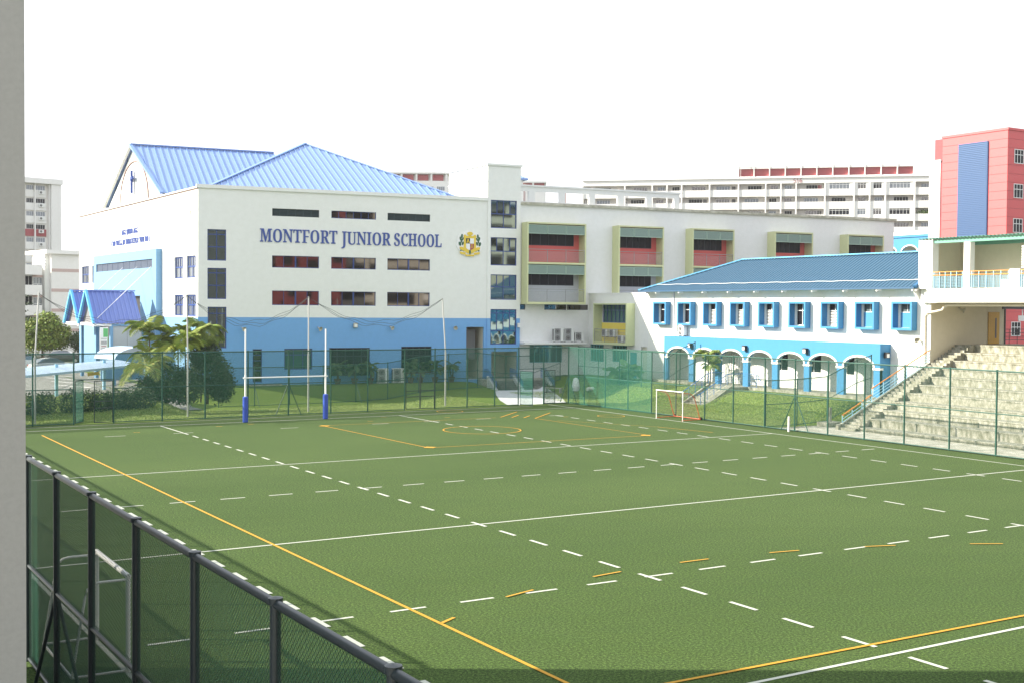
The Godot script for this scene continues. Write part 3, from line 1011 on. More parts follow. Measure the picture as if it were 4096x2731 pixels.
func crest(xf: Transform3D):
	# fixed to the wall right of the lettering: local box 0..2.56 wide, 0..2.3 high
	var o := thing("school_crest", "round gold school crest with quartered shield and green leaves on hall wall", "emblem")
	o.transform = xf * T(24.36, 13.44, 0.0)
	var bp := PackedVector2Array()
	for i in 40:
		var a := TAU * i / 40.0
		var r := 1.18 + 0.05 * sin(a * 8.0)
		bp.append(Vector2(cos(a) * r * 1.08, sin(a) * r * 0.98))
	var m := MB.new()
	m.prism(bp, 0.0, 0.07)
	part(o, "backing_plate", m, M.paint_white)
	m = MB.new()
	m.prism(PackedVector2Array([Vector2(-0.62, 0.72), Vector2(-0.5, 0.86), Vector2(-0.28, 0.70), Vector2(0.0, 0.78), Vector2(0.28, 0.70), Vector2(0.5, 0.86), Vector2(0.62, 0.72), Vector2(0.58, 0.2), Vector2(0.62, -0.35), Vector2(0.3, -0.75), Vector2(0, -0.9), Vector2(-0.3, -0.75), Vector2(-0.62, -0.35), Vector2(-0.58, 0.2)]), 0.07, 0.10)
	part(o, "gold_mantle", m, M.crest_gold)
	m = MB.new()
	m.prism(ell(0, 0.93, 0.28, 0.17), 0.10, 0.13)
	part(o, "crown", m, M.crest_gold)
	var sh := [["shield_quarter", M.black, [Vector2(-0.38, 0.02), Vector2(0, 0.02), Vector2(0, 0.5), Vector2(-0.38, 0.5)]],
		["shield_quarter", M.paint_white, [Vector2(0, 0.02), Vector2(0.38, 0.02), Vector2(0.38, 0.5), Vector2(0, 0.5)]],
		["shield_quarter", M.paint_white, [Vector2(-0.38, 0.02), Vector2(-0.38, -0.38), Vector2(-0.22, -0.5), Vector2(0, -0.58), Vector2(0, 0.02)]],
		["shield_quarter", M.hdb_red, [Vector2(0.38, 0.02), Vector2(0.38, -0.38), Vector2(0.22, -0.5), Vector2(0, -0.58), Vector2(0, 0.02)]]]
	for s in sh:
		m = MB.new()
		m.prism(PackedVector2Array(s[2]), 0.10, 0.125)
		part(o, s[0], m, s[1])
	m = MB.new()
	m.box(Vector3(0.16, -0.2, 0.125), Vector3(0.21, -0.03, 0.135))
	m.box(Vector3(0.11, -0.11, 0.125), Vector3(0.26, -0.07, 0.136))
	m.box(Vector3(0.08, -0.36, 0.125), Vector3(0.12, -0.22, 0.135))
	m.box(Vector3(0.165, -0.38, 0.125), Vector3(0.205, -0.22, 0.135))
	m.box(Vector3(0.25, -0.36, 0.125), Vector3(0.29, -0.22, 0.135))
	m.prism(ell(-0.2, 0.3, 0.07, 0.15), 0.125, 0.135)
	m.prism(ell(-0.28, 0.14, 0.05, 0.08), 0.125, 0.135)
	m.prism(ell(-0.08, 0.14, 0.05, 0.09), 0.125, 0.135)
	part(o, "shield_charges", m, M.crest_gold)
	for sg in [-1.0, 1.0]:
		for l in [[0.78, 0.70, 0.09, 0.19, 0.05], [0.90, 0.45, 0.10, 0.20, -0.25], [0.70, 0.42, 0.07, 0.16, 0.35], [0.84, 0.18, 0.07, 0.14, 0.3], [0.98, -0.02, 0.12, 0.2, -0.35], [0.70, 0.02, 0.09, 0.18, 0.3], [0.62, -0.62, 0.14, 0.07, 0.2], [0.88, -0.62, 0.09, 0.06, 0.0]]:
			m = MB.new()
			m.prism(ell(l[0] * sg, l[1], l[2], l[3], 10, l[4] * sg), 0.07, 0.10)
			part(o, "leaf", m, M.crest_green)
		m = MB.new()
		m.prism(PackedVector2Array([Vector2(1.0 * sg, -0.28), Vector2(0.72 * sg, -0.3), Vector2(0.16 * sg, -0.72), Vector2(0.14 * sg, -0.92), Vector2(0.5 * sg, -0.7), Vector2(0.98 * sg, -0.5)]), 0.08, 0.115)
		m.prism(PackedVector2Array([Vector2(0.98 * sg, -0.72), Vector2(0.42 * sg, -0.80), Vector2(0.40 * sg, -1.02), Vector2(0.95 * sg, -0.92)]), 0.075, 0.112)
		part(o, "ribbon", m, M.crest_gold)
	m = MB.new()
	m.box(Vector3(-0.42, -1.13, 0.07), Vector3(0.42, -0.97, 0.105))
	part(o, "ribbon", m, M.crest_gold)
	m = MB.new()
	m.prism(ell(0, -0.76, 0.09, 0.22), 0.115, 0.14)
	part(o, "leaf", m, M.crest_green)

# ---------------------------------------------------------------- classroom block
func class_block():
	var a8 := deg_to_rad(-8.0)
	var root := thing("classroom_block", "long white classroom block with yellow green bays beside the hall", "building", HALL_AT, a8)
	var z := -0.12
	var fr := T(0, 0, z)
	var bays := [[29.62, 35.71], [39.2, 44.17], [47.41, 52.29], [57.15, 61.88], [66.32, 71.06]]
	var holes := [[29.5, 7.47, 30.07, 7.97], [32.02, 7.47, 34.34, 7.97], [34.42, 7.47, 36.64, 7.97], [30.53, 2.55, 33.92, 4.19]]
	var w := MB.new()
	w.wall(29.4, 73.5, 0.0, 17.25, holes, 0.2, fr)
	w.quad(Vector3(73.5, 0, z), Vector3(73.5, 17.25, z), Vector3(73.5, 17.25, z - 11), Vector3(73.5, 0, z - 11), Vector3(1, 0, 0))
	w.quad(Vector3(29.6, 0, z - 11), Vector3(29.6, 17.25, z - 11), Vector3(73.5, 17.25, z - 11), Vector3(73.5, 0, z - 11), Vector3(0, 0, -1))
	w.quad(Vector3(29.6, 17.25, z), Vector3(73.5, 17.25, z), Vector3(73.5, 17.25, z - 11), Vector3(29.6, 17.25, z - 11), Vector3(0, 1, 0))
	part(root, "wall", w, M.class_white)
	var cp := MB.new()
	cp.box(Vector3(29.45, 17.25, z - 0.3), Vector3(73.7, 17.5, z + 0.2))
	cp.box(Vector3(73.4, 17.25, z - 11), Vector3(73.7, 17.5, z - 0.3))
	part(root, "coping", cp, M.concrete_light)
	for i in 3:
		var h = holes[i]
		window(root, T(h[0], h[1], z - 0.15), h[2] - h[0], h[3] - h[1], [[1.0, 3 if i > 0 else 1]], M.frame_dark, M.glass_dark, 0.04)
	window(root, T(30.53, 2.55, z - 0.15), 3.39, 1.64, [[1.0, 6]], M.frame_teal, M.glass_green, 0.05)
	# rooftop frame with openings
	var pg := MB.new()
	var oh := []
	for q in [[29.7, 30.47], [31.13, 33.68], [34.29, 36.84], [37.5, 39.96], [40.64, 43.14], [43.76, 46.29]]:
		oh.append([q[0], 17.62, q[1], 18.57])
	pg.wall(29.45, 46.9, 17.5, 19.0, oh, 0.25, T(0, 0, -0.5))
	pg.wall(29.45, 46.9, 17.5, 19.0, oh, 0.0, Transform3D(Basis(), Vector3(0, 0, -0.75)))
	pg.box(Vector3(29.45, 19.0, -0.85), Vector3(47.0, 19.16, -0.4))
	pg.quad(Vector3(46.9, 17.5, -0.5), Vector3(46.9, 19.0, -0.5), Vector3(46.9, 19.0, -0.75), Vector3(46.9, 17.5, -0.75), Vector3(1, 0, 0))
	part(root, "roof_frame", pg, M.class_white)
	for q in [29.9, 31.6, 36.0, 39.0, 42.0]:
		var rp := MB.new()
		rp.box(Vector3(q, 17.3, -4.2), Vector3(q + 0.12, 19.6, -4.0))
		part(root, "roof_post", rp, M.trim_pink)
	for bi in bays.size():
		var b = bays[bi]
		var x0: float = b[0]
		var x1: float = b[1]
		var v := 1.2
		var yb := 8.0
		var t := 0.13
		var f := MB.new()
		f.box(Vector3(x0, yb, z + 0.003), Vector3(x0 + t, 15.58, v))
		f.box(Vector3(x1 - t, yb, z + 0.003), Vector3(x1, 15.58, v))
		f.box(Vector3(x0 + t, 15.45, z + 0.003), Vector3(x1 - t, 15.58, v))
		f.box(Vector3(x0 + t, yb, z + 0.003), Vector3(x1 - t, yb + 0.2, v))
		f.box(Vector3(x0 + t, 11.72, z + 0.003), Vector3(x1 - t, 11.9, v))
		part(root, "bay_frame", f, M.bay_green)
		for s in 2:
			var yl := 11.9 if s == 0 else yb + 0.2
			var yt := 15.45 if s == 0 else 11.72
			var bw := MB.new()
			var wx := x1 - t - 0.55
			bw.wall(x0 + t, x1 - t, yl, yt, [[x0 + t + 0.02, yt - 1.95, wx, yt - 0.25]], 0.1, T(0, 0, z + 0.06))
			part(root, "bay_wall", bw, M.bay_red if s == 0 else M.bay_grey)
			window(root, T(x0 + t + 0.02, yt - 1.95, z + 0.005), wx - x0 - t - 0.02, 1.7, [[1.0, 6]], M.frame_dark, M.glass_night, 0.045, 0.05)
			# perforated sun screens
			for k in 3:
				var sx0 := x0 + t + (x1 - x0 - 2 * t) * k / 3.0
				var sx1 := x0 + t + (x1 - x0 - 2 * t) * (k + 1) / 3.0
				var fm := MB.new()
				fm.box(Vector3(sx0 + 0.02, yt - 0.93, v - 0.10), Vector3(sx1 - 0.02, yt - 0.87, v - 0.04))
				fm.box(Vector3(sx0 + 0.02, yt - 0.14, v - 0.10), Vector3(sx1 - 0.02, yt - 0.10, v - 0.04))
				fm.box(Vector3(sx0 + 0.02, yt - 0.87, v - 0.10), Vector3(sx0 + 0.06, yt - 0.14, v - 0.04))
				fm.box(Vector3(sx1 - 0.06, yt - 0.87, v - 0.10), Vector3(sx1 - 0.02, yt - 0.14, v - 0.04))
				var so := part(root, "sun_screen", fm, M.screen_frame)
				part(so, "mesh_panel", bxm(Vector3(sx0 + 0.06, yt - 0.87, v - 0.08), Vector3(sx1 - 0.06, yt - 0.14, v - 0.06)), M.screen_green)
			# railing
			var r := MB.new()
			r.box(Vector3(x0 + t, yl + 1.16, v - 0.10), Vector3(x1 - t, yl + 1.21, v - 0.05))
			r.box(Vector3(x0 + t, yl + 0.98, v - 0.09), Vector3(x1 - t, yl + 1.0, v - 0.06))
			r.box(Vector3(x0 + t, yl + 0.08, v - 0.09), Vector3(x1 - t, yl + 0.10, v - 0.06))
			for k in 4:
				var px := x0 + t + 0.02 + (x1 - x0 - 2 * t - 0.06) * k / 3.0
				r.box(Vector3(px, yl + 0.0, v - 0.095), Vector3(px + 0.04, yl + 1.16, v - 0.055))
			var ro := part(root, "railing", r, M.rail_grey)
			var rm := MB.new()
			rm.quad(Vector3(x0 + t, yl + 0.1, v - 0.075), Vector3(x1 - t, yl + 0.1, v - 0.075), Vector3(x1 - t, yl + 1.0, v - 0.075), Vector3(x0 + t, yl + 1.0, v - 0.075), Vector3(0, 0, 1))
			part(ro, "mesh_infill", rm, M.rail_mesh)
	# ledge for the air conditioners
	part(root, "ledge", bxm(Vector3(29.45, 4.29, z + 0.003), Vector3(35.9, 4.48, 1.2)), M.class_white)

# facade frame for walls that face the pitch (-x): local x = world z, local z = out
func face_x(x: float) -> Transform3D:
	return Transform3D(Basis(Vector3(0, 0, 1), Vector3.UP, Vector3(-1, 0, 0)), Vector3(x, 0, 0))

func annex():
	var root := thing("annex", "low white annex with a yellow balcony bay in the corner", "building")
	root.transform = face_x(37.56)
	var holes := [[-17.94, 2.65, -15.72, 4.27], [-14.37, 2.75, -12.1, 4.27], [-10.0, 1.3, -9.1, 4.25], [-16.0, 6.33, -12.23, 8.03]]
	var w := MB.new()
	w.wall(-19.0, -8.95, 0.0, 9.0, holes, 0.25)
	w.quad(Vector3(-19, 9, 0), Vector3(-8.6, 9, 0), Vector3(-8.6, 9, -8), Vector3(-19, 9, -8), Vector3.UP)
	part(root, "wall", w, M.class_white)
	part(root, "coping", bxm(Vector3(-19, 9.0, -0.3), Vector3(-9.3, 9.1, 0.05)), M.class_white)
	window(root, T(-17.94, 2.65, -0.2), 2.22, 1.62, [[1.0, 5]], M.frame_teal, M.glass_green, 0.05)
	window(root, T(-14.37, 2.75, -0.2), 2.27, 1.52, [[1.0, 5]], M.frame_teal, M.glass_green, 0.05)
	window(root, T(-16.0, 6.33, -0.2), 3.77, 1.7, [[0.68, 6], [0.32, 6]], M.frame_blue, M.glass_green, 0.06)
	var dr := MB.new()
	dr.quad(Vector3(-10.0, 1.3, -0.25), Vector3(-9.1, 1.3, -0.25), Vector3(-9.1, 4.25, -0.25), Vector3(-10.0, 4.25, -0.25), Vector3(0, 0, 1))
	part(root, "recess", dr, M.cream)
	part(root, "teal_door", bxm(Vector3(-11.5, 1.35, 0.005), Vector3(-10.6, 3.7, 0.06)), mat(lin(0.01, 0.22, 0.33), 0.5))
	# bay frame
	var x0 := -16.13
	var x1 := -10.95
	var f := MB.new()
	f.box(Vector3(x0, 4.34, 0.003), Vector3(x0 + 0.12, 8.12, 0.96))
	f.box(Vector3(x1 - 0.12, 4.34, 0.003), Vector3(x1, 8.12, 0.96))
	f.box(Vector3(x0 + 0.12, 8.0, 0.003), Vector3(x1 - 0.12, 8.12, 0.96))
	f.box(Vector3(x0 + 0.12, 4.34, 0.003), Vector3(x1 - 0.12, 4.54, 0.96))
	part(root, "bay_frame", f, M.bay_green2)
	part(root, "yellow_panel", bxm(Vector3(x0 + 0.125, 4.54, 0.004), Vector3(x1 - 0.125, 6.32, 0.03)), M.yellow)
	var r := MB.new()
	r.box(Vector3(x0 + 0.13, 5.7, 0.86), Vector3(x1 - 0.13, 5.75, 0.91))
	r.box(Vector3(x0 + 0.13, 5.5, 0.87), Vector3(x1 - 0.13, 5.52, 0.90))
	for k in 4:
		var px := x0 + 0.13 + (x1 - x0 - 0.3) * k / 3.0
		r.box(Vector3(px, 4.54, 0.865), Vector3(px + 0.04, 5.7, 0.905))
	var ro := part(root, "railing", r, M.rail_grey)
	var rm := MB.new()
	rm.quad(Vector3(x0 + 0.13, 4.6, 0.885), Vector3(x1 - 0.13, 4.6, 0.885), Vector3(x1 - 0.13, 5.5, 0.885), Vector3(x0 + 0.13, 5.5, 0.885), Vector3(0, 0, 1))
	part(ro, "mesh_infill", rm, M.rail_mesh)

func arcade():
	var root := thing("arcade_building", "white building with bright blue arcade and steel blue roof right of pitch", "building")
	root.transform = face_x(37.56)
	# upper wall with nine window openings
	var holes := []
	for k in 9:
		var a := -7.30 + k * 3.325
		holes.append([a, 6.45, a + 1.46, 8.12])
	var w := MB.new()
	w.wall(-8.95, 21.9, 5.32, 9.25, holes, 0.2)
	w.wall(-8.95, -5.4, 0.8, 5.32)
	w.wall(18.5, 21.9, 0.5, 5.32)
	part(root, "wall", w, M.white)
	var we := MB.new()
	we.quad(Vector3(21.9, 0, 0), Vector3(21.9, 8.15, 0), Vector3(21.9, 8.15, -7.85), Vector3(21.9, 0, -7.85), Vector3(1, 0, 0))
	part(root, "end_wall", we, M.beige)
	var ge := MB.new()
	ge.prism(PackedVector2Array([Vector2(0, 8.1), Vector2(0.8, 9.15), Vector2(-3.94, 11.78), Vector2(-8.8, 9.15), Vector2(-8, 8.1)]), 20.9, 21.1, Transform3D(Basis(Vector3(0, 0, 1), Vector3.UP, Vector3(1, 0, 0)), Vector3.ZERO))
	part(root, "gable_wall", ge, M.white)
	var wb := MB.new()
	wb.quad(Vector3(-8.95, 0, -8), Vector3(-8.95, 9.2, -8), Vector3(21.8, 9.2, -8), Vector3(21.8, 0, -8), Vector3(0, 0, -1))
	wb.quad(Vector3(-8.95, 0, 0), Vector3(-8.95, 9.2, 0), Vector3(-8.95, 9.2, -8), Vector3(-8.95, 0, -8), Vector3(-1, 0, 0))
	part(root, "back_wall", wb, M.white)
	# boxed windows
	for k in 9:
		var a := -7.65 + k * 3.325
		var b := a + 1.8
		var bx := MB.new()
		var t := 0.16
		bx.box(Vector3(a, 6.28, 0.003), Vector3(a + t, 8.27, 0.55))
		bx.box(Vector3(b - t, 6.28, 0.003), Vector3(b, 8.27, 0.55))
		bx.box(Vector3(a + t, 8.11, 0.003), Vector3(b - t, 8.27, 0.55))
		bx.box(Vector3(a + t, 6.28, 0.003), Vector3(b - t, 6.44, 0.55))
		bx.box(Vector3(a + t - 0.01, 6.44, -0.19), Vector3(a + t + 0.01, 8.11, 0.003))
		part(root, "window_box", bx, M.arc_blue)
		var hx := -7.30 + k * 3.325
		if k < 7:
			var wo := window(root, T(a + t, 6.45, -0.12), 1.48, 1.67, [[0.68, 2], [0.32, 2]], M.frame_white, M.glass_night, 0.05, 0.05)
			if k in [2, 3, 4, 6]:
				var lv := MB.new()
				for i in 9:
					lv.obox(Transform3D(Basis(Vector3.RIGHT, 0.6), Vector3(0.74, 0.1 + i * 0.115, 0.05)), Vector3(1.4, 0.01, 0.10))
				part(wo, "louvre_blades", lv, M.frame_white)
		else:
			part(root, "blue_infill", bxm(Vector3(a + t, 6.45, -0.15), Vector3(b - t, 7.5, -0.05)), M.arc_blue)
			window(root, T(a + t, 7.5, -0.12), 1.48, 0.62, [[1.0, 2]], M.frame_white, M.louvre, 0.04, 0.05)
	# arcade: piers and arches
	var piers := [[-5.4, -4.9], [-2.07, -1.46], [1.27, 1.83], [4.57, 5.18], [7.85, 8.45], [11.22, 11.77], [14.5, 15.18], [17.93, 18.5]]
	var fz := 1.06
	var th := 0.26
	var topy := 5.32
	for p in piers:
		part(root, "pier", bxm(Vector3(p[0], 1.5, fz - th), Vector3(p[1], 3.62, fz)), M.arc_blue)
		part(root, "pier_cap", bxm(Vector3(p[0] - 0.06, 3.5, fz - th - 0.03), Vector3(p[1] + 0.06, 3.64, fz + 0.05)), M.white)
	var aw := MB.new()
	var seg := 20
	for i in piers.size():
		var p = piers[i]
		aw.quad(Vector3(p[0], 3.62, fz), Vector3(p[1], 3.62, fz), Vector3(p[1], topy, fz), Vector3(p[0], topy, fz), Vector3(0, 0, 1))
		if i < piers.size() - 1:
			var xa: float = p[1]
			var xb: float = piers[i + 1][0]
			var cx := (xa + xb) * 0.5
			var rx := (xb - xa) * 0.5
			var tr := MB.new()
			for s in seg:
				var t0 := PI - PI * s / seg
				var t1 := PI - PI * (s + 1) / seg
				var a := Vector3(cx + rx * cos(t0), 3.64 + 0.72 * sin(t0), fz)
				var b := Vector3(cx + rx * cos(t1), 3.64 + 0.72 * sin(t1), fz)
				aw.quad(a, b, Vector3(b.x, topy, fz), Vector3(a.x, topy, fz), Vector3(0, 0, 1))
				aw.quad(a, b, b - Vector3(0, 0, th), a - Vector3(0, 0, th), Vector3(cx - (a.x + b.x) * 0.5, -0.6, 0))
				aw.quad(a - Vector3(0, 0, th), b - Vector3(0, 0, th), Vector3(b.x, topy, fz - th), Vector3(a.x, topy, fz - th), Vector3(0, 0, -1))
				var d := Vector3(0, 0, 0.05)
				var a2 := Vector3(cx + (rx + 0.14) * cos(t0), 3.64 + 0.86 * sin(t0), fz + 0.05)
				var b2 := Vector3(cx + (rx + 0.14) * cos(t1), 3.64 + 0.86 * sin(t1), fz + 0.05)
				tr.quad(a + d, b + d, b2, a2, Vector3(0, 0, 1))
				tr.quad(a2, b2, b2 - d, a2 - d, Vector3((a2.x + b2.x) * 0.5 - cx, 0.5, 0))
				tr.quad(a + d, b + d, b - Vector3(0, 0, th * 0.4), a - Vector3(0, 0, th * 0.4), Vector3(cx - (a.x + b.x) * 0.5, -0.6, 0))
			part(root, "arch_trim", tr, M.white)
	aw.quad(Vector3(-5.4, topy, fz), Vector3(18.5, topy, fz), Vector3(18.5, topy, 0), Vector3(-5.4, topy, 0), Vector3.UP)
	aw.quad(Vector3(18.5, 1.5, fz), Vector3(18.5, topy, fz), Vector3(18.5, topy, 0), Vector3(18.5, 1.5, 0), Vector3(1, 0, 0))
	aw.quad(Vector3(-5.4, 1.5, fz), Vector3(-5.4, topy, fz), Vector3(-5.4, topy, 0), Vector3(-5.4, 1.5, 0), Vector3(-1, 0, 0))
	part(root, "arcade_wall", aw, M.arc_blue)
	# inner wall, ceiling, floor
	var ih := [[6.2, 2.9, 7.7, 4.6], [9.6, 2.9, 11.2, 4.6], [12.9, 2.9, 14.5, 4.6]]
	var iw := MB.new()
	iw.wall(-5.4, 18.4, 1.6, 5.05, ih, 0.15, T(0, 0, -0.75))
	iw.quad(Vector3(-5.4, 5.05, -0.75), Vector3(18.4, 5.05, -0.75), Vector3(18.4, 5.05, fz - 0.01), Vector3(-5.4, 5.05, fz - 0.01), Vector3(0, -1, 0))
	iw.quad(Vector3(18.4, 1.6, -0.75), Vector3(18.4, 5.05, -0.75), Vector3(18.4, 5.05, fz - th), Vector3(18.4, 1.6, fz - th), Vector3(-1, 0, 0))
	iw.quad(Vector3(-5.35, 1.6, -0.75), Vector3(-5.35, 5.05, -0.75), Vector3(-5.35, 5.05, fz - th), Vector3(-5.35, 1.6, fz - th), Vector3(1, 0, 0))
	part(root, "inner_wall", iw, M.white)
	for h in ih:
		window(root, T(h[0], h[1], -0.87), h[2] - h[0], h[3] - h[1], [[1.0, 2]], M.frame_white, M.glass_night, 0.05, 0.05)
	var sl := MB.new()
	sl.box(Vector3(-6.6, 0.6, -0.8), Vector3(18.9, 1.6, 1.45))
	part(root, "floor_slab", sl, M.concrete)
	var dg := MB.new()
	for k in 9:
		dg.box(Vector3(2.1 + k * 0.28, 1.62, 0.3), Vector3(2.14 + k * 0.28, 4.1, 0.34))
	dg.box(Vector3(2.1, 2.7, 0.29), Vector3(4.4, 2.76, 0.35))
	part(root, "grille_gate", dg, M.rail_grey)
	# corrugated roof
	var ez := 0.86
	var ey := 9.22
	var rz := -3.94
	var ry := 11.85
	var x0 := -9.3
	var x1 := 21.2
	var hx := -1.0
	var sl_n := Vector3(0, ez - rz, ry - ey).normalized()
	var rf := MB.new()
	var st := 0.34
	var nrib := int((x1 - x0) / st)
	for i in nrib:
		var xa := x0 + (x1 - x0) * i / nrib
		var xb := x0 + (x1 - x0) * (i + 0.55) / nrib
		var xc := x0 + (x1 - x0) * (i + 1.0) / nrib
		var xm := (xb * 0.7 + xc * 0.3)
		var xn := (xb * 0.3 + xc * 0.7)
		var lo := func(x: float) -> Vector3: return Vector3(x, ey, ez)
		var hi := func(x: float) -> Vector3:
			var k := clampf((x - x0) / (hx - x0), 0.0, 1.0)
			return Vector3(x, lerpf(ey, ry, k), lerpf(ez, rz, k))
		var up := sl_n * 0.055
		rf.quad(lo.call(xa), lo.call(xb), hi.call(xb), hi.call(xa), sl_n)
		rf.quad(lo.call(xb), lo.call(xm) + up, hi.call(xm) + up, hi.call(xb), sl_n + Vector3(-1, 0, 0))
		rf.quad(lo.call(xm) + up, lo.call(xn) + up, hi.call(xn) + up, hi.call(xm) + up, sl_n)
		rf.quad(lo.call(xn) + up, lo.call(xc), hi.call(xc), hi.call(xn) + up, sl_n + Vector3(1, 0, 0))
	part(root, "roof_slope", rf, M.roof_steel)
	var rb := MB.new()
	rb.quad(Vector3(hx, ry, rz), Vector3(x1, ry, rz), Vector3(x1, ey, -8.9), Vector3(x0, ey, -8.9), Vector3(0, 1, -1))
	rb.tri(Vector3(x0, ey, ez), Vector3(hx, ry, rz), Vector3(x0, ey, -8.9), Vector3(-1, 1, 0))
	part(root, "rear_roof", rb, M.roof_steel)
	var so := MB.new()
	so.quad(Vector3(x0, ey - 0.06, ez - 0.02), Vector3(x1, ey - 0.06, ez - 0.02), Vector3(x1, ey - 0.02, 0), Vector3(x0, ey - 0.02, 0), Vector3(0, -1, 0))
	part(root, "soffit", so, M.white)
	var ed := MB.new()
	ed.box(Vector3(x0, ey - 0.1, ez), Vector3(x1, ey + 0.03, ez + 0.05))
	part(root, "eave_board", ed, mat(lin(0.02, 0.08, 0.17), 0.5))
	var rdg := MB.new()
	rdg.bar(Vector3(hx, ry + 0.08, rz), Vector3(x1, ry + 0.08, rz), 0.4, 0.09)
	rdg.bar(Vector3(x0, ey + 0.08, ez), Vector3(hx, ry + 0.08, rz), 0.36, 0.09)
	part(root, "ridge_cap", rdg, M.roof_ridge)
	var bg := MB.new()
	bg.bar(Vector3(x1, ey + 0.02, ez), Vector3(x1, ry + 0.02, rz), 0.32, 0.22, sl_n)
	part(root, "verge_board", bg, mat(lin(0.02, 0.10, 0.22), 0.5))
	var gu := MB.new()
	gu.bar(Vector3(x1 + 0.05, ey - 0.22, ez - 0.05), Vector3(x1 + 0.05, ey + 0.4, ez - 1.3), 0.12, 0.10, sl_n)
	part(root, "rafter_end", gu, M.paint_white)
	var tape := MB.new()
	var tp := []
	for i in 41:
		var k := float(i) / 40.0
		var q := 0.16
		tp.append(Vector3(lerpf(x0 + 1.4, x1 - 0.3, k), lerpf(ey, ry, q) + 0.13 + 0.02 * sin(i * 1.9), lerpf(ez, rz, q)))
	tape.tube(tp, 0.02, 4)
	part(root, "earth_tape", tape, M.paint_white)
	for k in 10:
		var q := -7.0 + k * 3.1
		part(root, "eave_bracket", bxm(Vector3(q, ey - 0.24, 0.35), Vector3(q + 0.12, ey - 0.07, 0.82)), M.paint_white)
	var dp := MB.new()
	dp.tube([Vector3(-5.35, 9.1, 0.06), Vector3(-5.35, 5.4, 0.06)], 0.05, 8)
	part(root, "downpipe", dp, mat(lin(0.5, 0.52, 0.62), 0.5))
	# steps from the arcade down the bank
	var sr := thing("bank_steps", "concrete steps with blue handrails from the arcade down the grass bank", "steps")
	for k in 8:
		var sx := 34.5 - k * 0.31
		part(sr, "step", bxm(Vector3(sx - 0.31, 0.0, 2.9), Vector3(sx, 1.44 - k * 0.16, 4.9)), M.concrete)
	part(sr, "landing", bxm(Vector3(34.5, 0.0, 2.7), Vector3(36.1, 1.6, 5.6)), M.concrete)
	for cz in [[2.7, 2.9], [4.9, 5.6]]:
		var z: float = cz[0]
		var ck := MB.new()
		ck.prism(PackedVector2Array([Vector2(34.5, 0), Vector2(34.5, 1.75), Vector2(31.8, 0.3), Vector2(31.8, 0)]), cz[0], cz[1])
		part(sr, "stair_cheek", ck, M.concrete)
		var hr := MB.new()
		hr.tube([Vector3(31.5, 1.05, z + 0.1), Vector3(31.8, 1.15, z + 0.1), Vector3(34.5, 2.6, z + 0.1), Vector3(36.1, 2.62, z + 0.1)], 0.035, 6)
		for q in [0.25, 0.45, 0.65]:
			hr.tube([Vector3(31.8, 1.15 - q, z + 0.1), Vector3(34.5, 2.6 - q, z + 0.1), Vector3(36.1, 2.62 - q, z + 0.1)], 0.014, 4)
		for k in 5:
			var px := 31.8 + k * 0.675
			hr.tube([Vector3(px, 0.3 + (px - 31.8) * 0.53, z + 0.1), Vector3(px, 1.15 + (px - 31.8) * 0.537, z + 0.1)], 0.022, 6)
		part(sr, "handrail", hr, M.stair_blue)
	var fr := MB.new()
	for q in [0.0, 0.2, 0.4, 0.6, 0.8, 1.0]:
		fr.tube([Vector3(36.12, 1.62 + q, 5.0), Vector3(36.12, 1.62 + q, 6.6)], 0.022 if q > 0.9 else 0.012, 6)
	fr.tube([Vector3(36.12, 1.6, 6.6), Vector3(36.12, 2.62, 6.6)], 0.022, 6)
	fr.tube([Vector3(36.12, 2.62, 6.6), Vector3(36.3, 1.6, 7.3)], 0.022, 6)
	part(sr, "landing_rail", fr, M.stair_blue)

